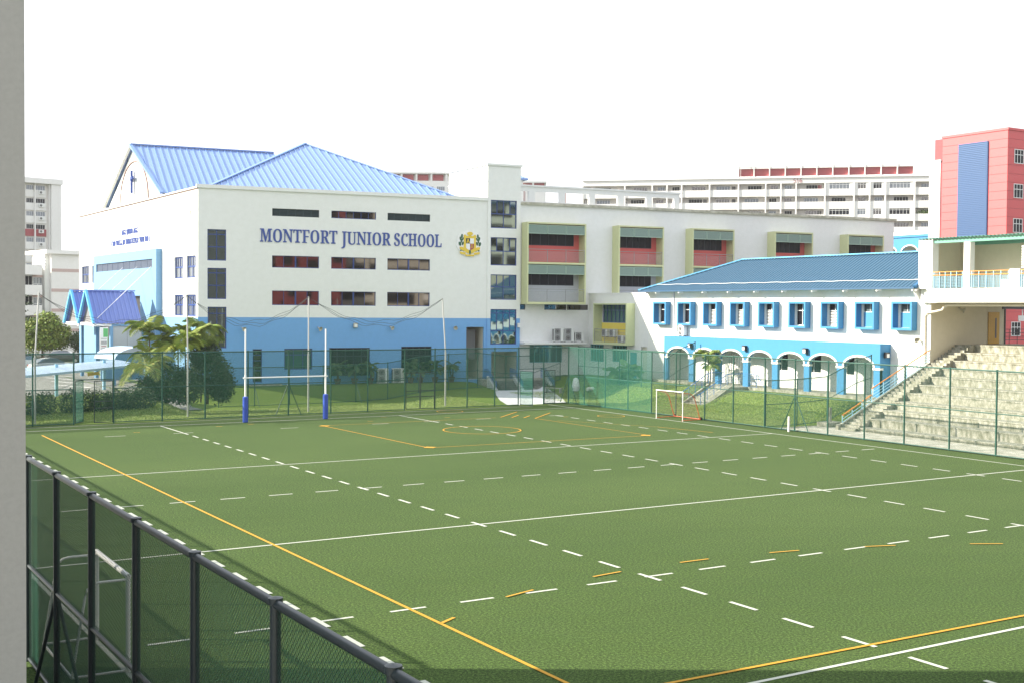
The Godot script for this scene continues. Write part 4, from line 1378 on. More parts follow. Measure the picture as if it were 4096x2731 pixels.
func bleachers():
	var root := thing("terrace_steps", "broad weathered concrete seating terraces rising beside the fence", "terrace")
	var run := 1.13
	var rise := 0.51
	for k in 11:
		var x := 29.2 + run * k
		var y := 0.25 + rise * k
		var mb := MB.new()
		mb.box(Vector3(x, -0.1, 23.25), Vector3(x + run + 0.05 if k < 10 else 60.0, y - 0.07, 56.0))
		mb.box(Vector3(x - 0.04, y - 0.07, 23.25), Vector3(x + run + (0.0 if k < 10 else 20.0), y + 0.002 * k, 56.0))
		part(root, "seating_tier", mb, M.concrete)
	var nst := 32
	for k in nst:
		var x := 29.0 + k * 11.4 / nst
		var y := 0.167 * (k + 1)
		part(root, "step", bxm(Vector3(x, -0.1, 21.95), Vector3(x + 11.4 / nst + (0.0 if k < nst - 1 else 6.0), y, 23.247)), M.concrete)
	var st := MB.new()
	st.prism(PackedVector2Array([Vector2(28.85, 0.0), Vector2(28.85, 0.35), Vector2(29.2, 0.36), Vector2(37.5, 4.15), Vector2(37.5, 0.0)]), 21.72, 21.94)
	part(root, "stair_cheek", st, M.concrete)
	# handrail: orange top, pale blue bars
	var hr := MB.new()
	hr.tube([Vector3(29.3, 0.9, 21.85), Vector3(31.97, 2.15, 21.85)], 0.04, 8)
	hr.tube([Vector3(31.97, 2.55, 21.85), Vector3(37.55, 5.0, 21.85)], 0.04, 8)
	part(root, "handrail", hr, M.orange)
	var hb := MB.new()
	for q in [0.25, 0.45]:
		hb.tube([Vector3(29.3, 0.9 - q, 21.85), Vector3(31.97, 2.15 - q, 21.85)], 0.02, 6)
	for q in [0.25, 0.45, 0.65, 0.85]:
		hb.tube([Vector3(31.97, 2.55 - q, 21.85), Vector3(37.55, 5.0 - q, 21.85)], 0.02, 6)
	for x in [29.3, 30.2, 31.1, 31.97, 33.1, 34.2, 35.3, 36.4, 37.5]:
		var yb: float = 0.38 + (x - 29.2) * 0.456
		var yt: float = (0.9 + (x - 29.3) * 0.468) if x < 31.9 else (2.55 + (x - 31.97) * 0.439)
		hb.tube([Vector3(x, yb, 21.85), Vector3(x, yt, 21.85)], 0.025, 6)
	part(root, "railing_bars", hb, M.rail_blue)
	# manhole plinth with short post
	var pl := thing("concrete_plinth", "grey concrete block with a short post near the terrace foot", "plinth", Vector3(30.2, 0, 20.0))
	part(pl, "block", bxm(Vector3(-0.75, 0, -0.5), Vector3(0.75, 0.3, 0.5)), M.concrete)
	var pp := MB.new()
	pp.tube([Vector3(-0.1, 0.3, 0), Vector3(-0.1, 1.25, 0)], 0.13, 10)
	part(pl, "post", pp, M.concrete)

func link_bridge():
	var root := thing("link_bridge", "white elevated walkway with orange and blue railings over the terraces", "building")
	root.transform = face_x(36.9)
	# fascia and deck
	var d := MB.new()
	d.box(Vector3(22.62, 8.2, -9), Vector3(60, 9.12, 0))
	d.prism(PackedVector2Array([Vector2(22.0, 9.11), Vector2(22.61, 8.2), Vector2(22.61, 9.11)]), -0.6, -0.003)
	part(root, "deck", d, M.white)
	var dk := MB.new()
	dk.box(Vector3(21.95, 8.16, -9.0), Vector3(60, 8.197, -0.3))
	part(root, "deck_soffit", dk, M.beige)
	part(root, "corner_pillar", bxm(Vector3(21.35, 9.12, -0.6), Vector3(22.5, 12.4, 0.0)), M.white)
	part(root, "corner_wall", bxm(Vector3(21.3, 8.2, -1.2), Vector3(22.6, 9.11, -0.35)), M.white)
	part(root, "column", bxm(Vector3(25.0, 9.12, -0.45), Vector3(25.48, 12.12, 0.02)), M.white)
	part(root, "parapet_pier", bxm(Vector3(28.45, 9.12, -0.4), Vector3(29.15, 10.3, 0.02)), M.white)
	part(root, "parapet_pier", bxm(Vector3(32.6, 9.12, -0.4), Vector3(33.3, 10.3, 0.02)), M.white)
	for q in 9:
		part(root, "wall_louvre", bxm(Vector3(29.2, 10.35 + q * 0.16, -0.5), Vector3(34, 10.45 + q * 0.16, -0.1)), M.white)
	var bw := MB.new()
	bw.quad(Vector3(21.4, 9.12, -4.0), Vector3(60, 9.12, -4.0), Vector3(60, 12.4, -4.0), Vector3(21.4, 12.4, -4.0), Vector3(0, 0, 1))
	bw.box(Vector3(26.8, 9.12, -3.98), Vector3(27.1, 11.9, -3.7))
	part(root, "rear_wall", bw, M.beige)
	part(root, "side_wall", bxm(Vector3(21.36, 9.12, -3.99), Vector3(21.6, 12.4, -0.61)), M.beige)
	# green roof
	var rf := MB.new()
	for i in 50:
		var x := 21.4 + i * 0.28
		rf.quad(Vector3(x, 12.42, 0.15), Vector3(x + 0.14, 12.5, 0.15), Vector3(x + 0.14, 12.62, -4.1), Vector3(x, 12.55, -4.1), Vector3(0, 1, 0))
		rf.quad(Vector3(x + 0.14, 12.5, 0.15), Vector3(x + 0.28, 12.42, 0.15), Vector3(x + 0.28, 12.55, -4.1), Vector3(x + 0.14, 12.62, -4.1), Vector3(0, 1, 0))
	rf.box(Vector3(22.52, 12.14, -0.2), Vector3(35.4, 12.36, -0.1))
	rf.box(Vector3(22.6, 12.14, -4.0), Vector3(35.4, 12.5, -3.6))
	part(root, "roof", rf, M.roof_green)
	# railings
	for seg in [[22.52, 24.98], [25.5, 28.43], [29.17, 32.58]]:
		var a: float = seg[0]
		var b: float = seg[1]
		var o := MB.new()
		o.tube([Vector3(a, 10.22, -0.05), Vector3(b, 10.22, -0.05)], 0.03, 6)
		o.tube([Vector3(a, 10.0, -0.02), Vector3(b, 10.0, -0.02)], 0.03, 6)
		var ro := part(root, "handrail", o, M.orange)
		var g := MB.new()
		var nx := int((b - a) / 0.11)
		for i in nx + 1:
			var x := lerpf(a, b, float(i) / nx)
			g.box(Vector3(x - 0.006, 9.18, -0.1), Vector3(x + 0.006, 9.9, -0.085))
		for j in 8:
			g.box(Vector3(a, 9.2 + j * 0.1, -0.082), Vector3(b, 9.212 + j * 0.1, -0.07))
		for i in 6:
			var x := lerpf(a + 0.1, b - 0.1, i / 5.0)
			g.box(Vector3(x - 0.02, 9.12, -0.06), Vector3(x + 0.02, 10.2, -0.02))
		part(ro, "railing_grid", g, M.rail_blue)
	# downpipe that bends under the deck
	var dp := MB.new()
	dp.tube([Vector3(60, 8.02, -0.75), Vector3(23.2, 8.02, -0.75), Vector3(22.9, 7.9, -0.75), Vector3(22.8, 7.7, -0.7), Vector3(22.5, 7.62, -0.58), Vector3(21.7, 7.5, -0.58), Vector3(21.5, 7.3, -0.58), Vector3(21.5, 3.6, -0.58)], 0.085, 8)
	part(root, "downpipe", dp, M.pipe_cream)
	# yellow door and dark opening on the end wall, under the deck (end wall stands at world z 21.9)
	var dr := thing("yellow_door", "narrow yellow door in the beige wall under the walkway", "door", Vector3(43.55, 5.36, 21.92))
	part(dr, "leaf", bxm(Vector3(0, 0, 0), Vector3(1.17, 2.22, 0.05)), M.door_yellow)
	part(dr, "vision_panel", bxm(Vector3(0.70, 0.4, 0.05), Vector3(0.86, 1.8, 0.058)), M.ac_dark)
	var fr := thing("dark_opening_frame", "dark metal frame and railing of the opening beside the yellow door", "frame", Vector3(45.4, 5.3, 21.95))
	part(fr, "post", bxm(Vector3(-0.06, 0, -0.1), Vector3(0.06, 2.8, 0.0)), M.black)
	part(fr, "lintel", bxm(Vector3(-0.3, 2.5, -0.09), Vector3(9, 2.85, 0.02)), M.black)
	var br := MB.new()
	for q in [0.3, 0.55, 0.8, 1.05]:
		br.box(Vector3(0.06, q, -0.06), Vector3(9, q + 0.04, -0.02))
	for q in 8:
		br.box(Vector3(0.5 + q * 0.9, 0.0, -0.05), Vector3(0.54 + q * 0.9, 1.05, -0.03))
	part(fr, "railing", br, M.black)
	var ls := thing("hanging_sign", "white blank hanging sign in the opening under the walkway", "sign", Vector3(47.3, 6.95, 21.6))
	part(ls, "board", bxm(Vector3(0, 0, 0), Vector3(1.4, 0.4, 0.06)), M.paint_white)
	part(ls, "hanger", bxm(Vector3(0.4, 0.4, 0.02), Vector3(0.5, 1.2, 0.05)), M.paint_white)

# ---------------------------------------------------------------- buildings further off
func far_buildings():
	red_block()
	blue_gallery()
	flats_516()
	flats_left()
	flats_low()
	small_far()
	shade_blocks()

func red_block():
	var root := thing("red_building", "tall red panelled school block with a blue screen on its side", "building", Vector3(82.85, 0, -5.65))
	# side facing the pitch: world z -14.04..-5.65 at x 82.85 ; local z = world z + 5.65
	var w := MB.new()
	var fx := Transform3D(Basis(Vector3(0, 0, 1), Vector3.UP, Vector3(-1, 0, 0)), Vector3.ZERO)
	var ph := 0.92
	for i in 26:
		var y0 := 3.0 + i * ph
		var pm := MB.new()
		pm.box(Vector3(-8.39, y0 + 0.03, -0.02), Vector3(-0.004, y0 + ph, 0.03))
		part(root, "cladding_panel", pm, M.red_panel, fx)
		pm = MB.new()
		pm.box(Vector3(0.0, y0 + 0.03, -0.02), Vector3(40, y0 + ph, 0.0))
		part(root, "cladding_panel", pm, M.red_panel)
	w.box(Vector3(0.05, 0, -9.5), Vector3(40, 26.9, -0.03))
	part(root, "core", w, M.hdb_red)
	part(root, "coping", bxm(Vector3(-0.12, 26.92, -8.5), Vector3(40, 27.18, 0.1)), M.red_panel)
	var sc := MB.new()
	sc.box(Vector3(-6.2, 3, 0.03), Vector3(-2.35, 25.97, 0.16))
	var so := part(root, "blue_screen", sc, M.solar_blue, fx)
	var sl := MB.new()
	for i in 115:
		sl.box(Vector3(-6.15, 3.1 + i * 0.2, 0.16), Vector3(-2.4, 3.2 + i * 0.2, 0.22))
	part(so, "slats", sl, M.solar_blue)
	for k in 6:
		for j in 3:
			window(root, T(1.05 + j * 5.0, 23.45 - k * 3.68, 0.01), 1.55, 1.52, [[0.62, 3], [0.38, 3]], M.frame_white, M.glass_night, 0.07, 0.06)
	var tw := thing("white_stair_tower", "plain white stair tower against the left of the red block", "building", Vector3(82.8, 0, -14.3))
	var t := MB.new()
	t.box(Vector3(0, 0, -1.5), Vector3(6, 24.4, 0.0))
	part(tw, "wall", t, M.white)
	part(tw, "coping", bxm(Vector3(-0.1, 24.4, -1.6), Vector3(6.1, 24.6, 0.1)), M.white)

func blue_gallery():
	var root := thing("blue_gallery", "bright blue arched gallery glimpsed above the steel blue roof", "building")
	root.transform = face_x(89.0)
	var wall := MB.new()
	var seg := 14
	var x := -34.9
	var topy := 16.59
	while x < -16.0:
		var cx := x + 1.6
		var rx := 1.15
		wall.quad(Vector3(x, 12.0, 0), Vector3(cx - rx, 12.0, 0), Vector3(cx - rx, topy, 0), Vector3(x, topy, 0), Vector3(0, 0, 1))
		wall.quad(Vector3(cx + rx, 12.0, 0), Vector3(x + 3.2, 12.0, 0), Vector3(x + 3.2, topy, 0), Vector3(cx + rx, topy, 0), Vector3(0, 0, 1))
		var tr := MB.new()
		for s in seg:
			var t0 := PI - PI * s / seg
			var t1 := PI - PI * (s + 1) / seg
			var a := Vector3(cx + rx * cos(t0), 14.85 + 0.7 * sin(t0), 0)
			var b := Vector3(cx + rx * cos(t1), 14.85 + 0.7 * sin(t1), 0)
			wall.quad(a, b, Vector3(b.x, topy, 0), Vector3(a.x, topy, 0), Vector3(0, 0, 1))
			wall.quad(a, b, b - Vector3(0, 0, 0.3), a - Vector3(0, 0, 0.3), Vector3(cx - a.x, -1, 0))
			var a2 := Vector3(cx + 1.3 * cos(t0), 14.85 + 0.84 * sin(t0), 0.04)
			var b2 := Vector3(cx + 1.3 * cos(t1), 14.85 + 0.84 * sin(t1), 0.04)
			tr.quad(a + Vector3(0, 0, 0.04), b + Vector3(0, 0, 0.04), b2, a2, Vector3(0, 0, 1))
			tr.quad(a2, b2, b2 - Vector3(0, 0, 0.04), a2 - Vector3(0, 0, 0.04), Vector3(a2.x - cx, 1, 0))
		part(root, "arch_trim", tr, M.white)
		x += 3.2
	part(root, "arched_wall", wall, M.arc_blue)
	part(root, "inner_wall", bxm(Vector3(-35, 5, -3.3), Vector3(-16, 16.4, -3.0)), M.cream)
	part(root, "cornice", bxm(Vector3(-35, 16.59, -0.4), Vector3(-15.7, 16.85, 0.14)), M.arc_blue)
	var rf := MB.new()
	rf.quad(Vector3(-35, 16.86, 0.2), Vector3(-15.7, 16.86, 0.2), Vector3(-15.7, 17.6, -3.5), Vector3(-35, 17.6, -3.5), Vector3.UP)
	part(root, "roof", rf, M.paint_white)

func flats_516():
	var root := thing("apartment_block", "long white apartment block numbered 516 on the right skyline", "building", Vector3(155.82, 0, -117.25), deg_to_rad(-44.35))
	var posts := [-41.6, -32.2, -26.14, -22.9, -19.7, -13.65, -7.46, -1.67, 1.53, 4.72, 10.73, 16.72, 19.93, 23.11, 29.01, 35.0]
	var fh := 2.75
	var rows := 6
	part(root, "roof_fascia", bxm(Vector3(-41.6, 34.86, -6), Vector3(35, 36.0, 0.1)), M.hdb_white)
	part(root, "roof_edge", bxm(Vector3(-41.8, 36.0, -10), Vector3(35.2, 36.1, 0.35)), M.hdb_white)
	part(root, "rear_mass", bxm(Vector3(-41.6, 0, -10), Vector3(35, 34.86, -1.6)), M.hdb_wall)
	for p in posts:
		part(root, "post", bxm(Vector3(p - 0.16, 18, -1.6), Vector3(p + 0.16, 34.86, 0.16)), M.hdb_white)
	var mats := [M.glass_night, M.glass_grey, M.glass_dark]
	for r in rows:
		var yt := 34.86 - r * fh
		for b in posts.size() - 1:
			var x0: float = posts[b] + 0.16
			var x1: float = posts[b + 1] - 0.16
			if x1 < -32 and r > 1:
				continue
			var wide := x1 - x0 > 4.0
			if b >= 10 and b <= 13 and (r % 2 == 0):
				# flush wall with window
				var ww := (4.2 if wide else 1.75)
				var cx := (x0 + x1) * 0.5
				var m := MB.new()
				m.wall(x0, x1, yt - fh, yt, [[cx - ww / 2, yt - 1.35, cx + ww / 2, yt - 0.05]], 0.15)
				part(root, "infill_wall", m, M.hdb_white if r < 4 else M.hdb_red)
				window(root, T(cx - ww / 2, yt - 1.35, -0.12), ww, 1.3, [[0.75, 6 if wide else 3], [0.25, 6 if wide else 3]], M.frame_white, mats[(b + r) % 3], 0.07, 0.06)
			else:
				part(root, "parapet", bxm(Vector3(x0, yt - fh, -0.14), Vector3(x1, yt - 1.22, 0.0)), M.hdb_white)
				part(root, "floor_slab", bxm(Vector3(x0, yt - fh - 0.02, -1.6), Vector3(x1, yt - fh + 0.1, -0.14)), M.hdb_wall)
				var ww := (3.0 if wide else 1.6)
				var px := x0 + (0.35 + rng.randf() * 0.4) * (x1 - x0 - ww)
				window(root, T(px, yt - 1.3, -1.58), ww, 1.05, [[1.0, 5 if wide else 3]], M.frame_white, mats[(b * 2 + r) % 3], 0.06, 0.06)
				if wide and rng.randf() < 0.6:
					part(root, "door", bxm(Vector3(x1 - 1.3, yt - 2.4, -1.6), Vector3(x1 - 0.5, yt - 0.35, -1.52)), M.hdb_red if rng.randf() < 0.4 else M.ac_dark)
	# roof storey
	part(root, "lift_motor_wall", bxm(Vector3(-14.3, 36.1, -7), Vector3(-7.5, 38.8, -0.3)), M.white)
	part(root, "roof_storey_top", bxm(Vector3(-7.5, 38.15, -7), Vector3(28.8, 38.8, -0.2)), M.hdb_white)
	part(root, "roof_storey_base", bxm(Vector3(-7.5, 36.1, -7), Vector3(28.8, 36.5, -0.2)), M.hdb_white)
	for k in 12:
		var x := -7.5 + k * 36.3 / 11.0
		part(root, "roof_post", bxm(Vector3(x - 0.12, 36.1, -1.0), Vector3(x + 0.12, 38.75, -0.1)), M.white)
		if k < 11:
			part(root, "red_panel", bxm(Vector3(x + 0.12, 36.5, -1.2), Vector3(x + 36.3 / 11.0 - 0.12, 38.15, -0.7)), M.hdb_red)
	var nb := thing("block_number", "dark red number 516 on the apartment block fascia", "sign", Vector3(155.82, 0, -117.25), deg_to_rad(-44.35))
	word_letters(nb, "516", 4.05, 6.0, 35.02, 0.85, 0.1, M.hdb_red, false, false)
	var an := thing("roof_antenna", "thin television antenna on the apartment block roof", "antenna", Vector3(150.6, 36.0, -121.9))
	var am := MB.new()
	am.tube([Vector3(0, 0, 0), Vector3(0, 7.0, 0)], 0.035, 5)
	part(an, "mast", am, M.paint_white)
	for q in [[6.4, 2.6], [5.6, 1.8], [4.5, 1.4], [3.6, 1.6], [3.0, 1.2]]:
		am = MB.new()
		am.tube([Vector3(-q[1] * 0.7, q[0], -q[1] * 0.7), Vector3(q[1] * 0.7, q[0], q[1] * 0.7)], 0.025, 4)
		part(an, "rod", am, M.paint_white)
	var pl := thing("balcony_plant", "bushy green plants spilling over an apartment balcony", "plant", Vector3(155.82, 0, -117.25), deg_to_rad(-44.35))
	part(pl, "foliage", foliage([[Vector3(31.0, 28.2, -0.5), Vector3(1.7, 0.8, 0.5)]], 500, 0.28, Color(0.10, 0.17, 0.03), 31), M.leaf)

func flats_left():
	var root := thing("apartment_tower", "tall cream apartment tower with air conditioners at the left edge", "building", Vector3(25.07, 0, -197.68), deg_to_rad(10))
	part(root, "end_pier", bxm(Vector3(-2.12, 0, -8), Vector3(0, 33.4, 0.0)), M.hdb_white)
	part(root, "roof_band", bxm(Vector3(-30, 33.4, -8), Vector3(0.25, 34.5, 0.3)), M.hdb_white)
	part(root, "rear_mass", bxm(Vector3(-30, 0, -8), Vector3(-2.12, 33.4, -1.2)), M.hdb_wall)
	for q in [-2.3, -5.35, -8.4, -11.4]:
		part(root, "post", bxm(Vector3(q - 0.12, 0, -1.2), Vector3(q + 0.12, 33.4, -0.55)), M.hdb_white)
	for r in 9:
		var yt := 33.05 - r * 2.77
		for c in [[-5.12, -3.08], [-7.07, -5.54], [-10.6, -9.0]]:
			part(root, "parapet", bxm(Vector3(c[0] - 0.2, yt - 2.55, -1.2), Vector3(c[1] + 0.2, yt - 1.05, -0.95)), M.hdb_red if r == 3 else M.hdb_white)
			window(root, T(c[0], yt - 1.03, -1.15), c[1] - c[0], 1.0, [[1.0, 4]], M.frame_white, [M.glass_night, M.glass_grey][(r + int(c[0])) % 2], 0.05, 0.05)
		if r < 7:
			var ac := MB.new()
			ac.box(Vector3(-4.5, yt - 1.85, -0.95), Vector3(-3.5, yt - 1.15, -0.6))
			var ao := part(root, "air_conditioner", ac, M.ac_white)
			var g := MB.new()
			g.lathe([Vector2(0, 0.02), Vector2(0.22, 0.02), Vector2(0.26, 0)], 12, Transform3D(Basis(Vector3.RIGHT, PI / 2), Vector3(-4.1, yt - 1.5, -0.6)))
			part(ao, "fan_grille", g, M.ac_dark)

func flats_low():
	var root := thing("walk_up_flats", "low cream flats with pink bands behind the hall at left", "building", Vector3(3.55, 0, -96.37), deg_to_rad(10))
	part(root, "wall", bxm(Vector3(0, 0, -7), Vector3(3.85, 14.5, 0)), M.hdb_white)
	part(root, "roof_slab", bxm(Vector3(-0.85, 14.5, -7.5), Vector3(3.95, 15.03, 0.5)), M.hdb_white)
	part(root, "stair_wall", bxm(Vector3(-0.6, 0, -5), Vector3(0, 14.5, -0.8)), M.white)
	for y in [12.08, 9.36, 6.64, 3.92]:
		part(root, "band", bxm(Vector3(0.003, y, 0), Vector3(3.83, y + 0.43, 0.03)), M.trim_pink)
	part(root, "rear_mass", bxm(Vector3(-14, 0, -7), Vector3(-0.6, 12.8, -1.6)), M.hdb_wall)
	for r in 5:
		var y := 11.6 - r * 2.72
		part(root, "balcony", bxm(Vector3(-14, y, -1.6), Vector3(-1.43, y + 1.35, 0.5)), M.hdb_white)
		window(root, T(-1.9, y - 2.05, -1.55), 1.2, 1.75, [[0.5, 2], [0.5, 3]], M.frame_white, M.glass_grey, 0.05, 0.05)
		part(root, "lintel", bxm(Vector3(-2.0, y - 0.28, -1.58), Vector3(-0.65, y, -1.4)), M.trim_pink)
		window(root, T(-3.0, y - 1.4, -1.55), 1.0, 1.3, [[1.0, 2]], M.frame_white, M.glass_night, 0.05, 0.05)
	part(root, "red_base_wall", bxm(Vector3(-9, 2.1, 0.3), Vector3(-1.5, 3.6, 0.5)), M.hdb_red)
	var rl := MB.new()
	for q in [13.1, 13.5, 13.9]:
		rl.box(Vector3(-2.4, q, -0.2), Vector3(-0.7, q + 0.1, -0.1))
	for q in [-2.4, -1.8, -1.2, -0.8]:
		rl.box(Vector3(q, 12.9, -0.2), Vector3(q + 0.08, 14.0, -0.1))
	part(root, "roof_railing", rl, M.paint_white)

func small_far():
	# distant flats seen over the hall roof
	var a := thing("distant_flats", "distant white flats with red panels behind the hall roof", "building", Vector3(117.6, 0, -220.9), deg_to_rad(-31.6))
	part(a, "wall", bxm(Vector3(-4, 0, -8), Vector3(13.1, 42.0, 0)), M.hdb_white)
	part(a, "roof_slab", bxm(Vector3(-4, 43.9, -8.3), Vector3(13.3, 44.3, 0.3)), M.hdb_white)
	part(a, "tank_room", bxm(Vector3(5.2, 44.3, -5), Vector3(9.6, 45.3, -1)), M.hdb_white)
	for k in 5:
		var x := -3.6 + k * 4.05
		part(a, "post", bxm(Vector3(x - 0.25, 42.0, -0.6), Vector3(x + 0.25, 43.9, 0.05)), M.hdb_white)
		if k < 4:
			part(a, "red_panel", bxm(Vector3(x + 0.25, 42.1, -0.9), Vector3(x + 3.2, 43.7, -0.5)), M.hdb_red)
	part(a, "rear_storey", bxm(Vector3(-4, 42.0, -8), Vector3(13.0, 43.9, -0.9)), M.hdb_wall)
	for k in 4:
		window(a, T(1.0 + k * 3.0, 39.3, 0.01), 2.2, 1.2, [[1.0, 4]], M.frame_white, M.glass_grey, 0.08, 0.06)
	var b := thing("distant_flats", "small far off flats peeping right of the white stair tower", "building", Vector3(147.4, 0, -202.5), deg_to_rad(-31.6))
	part(b, "wall", bxm(Vector3(-3, 0, -8), Vector3(4.6, 40.6, 0)), M.hdb_white)
	part(b, "roof_slab", bxm(Vector3(-3, 41.7, -8.2), Vector3(4.8, 42.1, 0.2)), M.hdb_white)
	part(b, "post", bxm(Vector3(0.9, 40.6, -0.5), Vector3(1.4, 41.7, 0.05)), M.hdb_white)
	part(b, "red_panel", bxm(Vector3(-2.5, 40.7, -0.8), Vector3(4.2, 41.6, -0.5)), M.hdb_red)
	# small blue hipped roof behind the class block
	var c := thing("roof_pavilion", "small blue hipped roof pavilion behind the white stair tower", "building", Vector3(46.0, 0, -53.0), deg_to_rad(-8))
	part(c, "wall", bxm(Vector3(0, 0, -5), Vector3(5.4, 23.8, 0)), M.white)
	roof_slope(c, "roof_slope", [Vector3(-0.5, 23.8, 0.5), Vector3(5.9, 23.8, 0.5), Vector3(2.7, 25.3, -2.5)], 0.5, M.roof_blue, M.roof_seam)
	roof_slope(c, "roof_slope", [Vector3(5.9, 23.8, 0.5), Vector3(5.9, 23.8, -5.5), Vector3(2.7, 25.3, -2.5)], 0.5, M.roof_blue, M.roof_seam)
	roof_slope(c, "roof_slope", [Vector3(-0.5, 23.8, -5.5), Vector3(-0.5, 23.8, 0.5), Vector3(2.7, 25.3, -2.5)], 0.5, M.roof_blue, M.roof_seam)
	part(c, "eave", bxm(Vector3(-0.5, 23.6, -5.5), Vector3(5.9, 23.79, 0.5)), M.roof_seam)

func shade_blocks():
	# the block whose corner shows at the left edge and whose shadow reaches the pitch
	var n := thing("concrete_block_wall", "plain grey building wall filling the left edge of the picture", "building", Vector3(-27.31, 0, 63.0))
	part(n, "wall", bxm(Vector3(-14, -0.05, -14.0), Vector3(0, 13.0, 0)), M.concrete_wall)
	part(n, "roof_edge", bxm(Vector3(-14.2, 13.0, -14.2), Vector3(0.15, 13.3, 0.2)), M.concrete_wall)
	# the school block on the viewer's side, mirrored in the hall windows
	var v := thing("opposite_block", "cream and red school block on the viewer's side of the pitch", "building", Vector3(-50, 0, 92.0))
	part(v, "wall", bxm(Vector3(0, 0, 0.2), Vector3(125, 27.0, 14)), M.hdb_white)
	for r in 7:
		part(v, "corridor_opening", bxm(Vector3(2, 1.6 + r * 3.7, -0.1), Vector3(123, 3.4 + r * 3.7, 0.19)), M.black)
		part(v, "parapet", bxm(Vector3(0, 0.2 + r * 3.7, -0.6), Vector3(125, 1.5 + r * 3.7, -0.3)), M.cream)
	for k in 15:
		part(v, "pier", bxm(Vector3(k * 8.4, 0, -0.75), Vector3(k * 8.4 + 0.8, 27.0, -0.22)), M.cream)
	part(v, "red_wing", bxm(Vector3(66, 0, -2.4), Vector3(79, 27.6, -0.8)), M.hdb_red)
	for r in 6:
		for k in 3:
			part(v, "red_wing_window", bxm(Vector3(67.5 + k * 4.0, 2.0 + r * 4.2, -2.46), Vector3(69.5 + k * 4.0, 4.0 + r * 4.2, -2.41)), M.black)
	part(v, "dark_wing", bxm(Vector3(50, 0, -2.0), Vector3(65, 27.3, -0.8)), M.ac_dark)
	part(v, "roof", bxm(Vector3(-1, 27.0, -1.2), Vector3(126, 27.5, 15)), M.roof_steel)

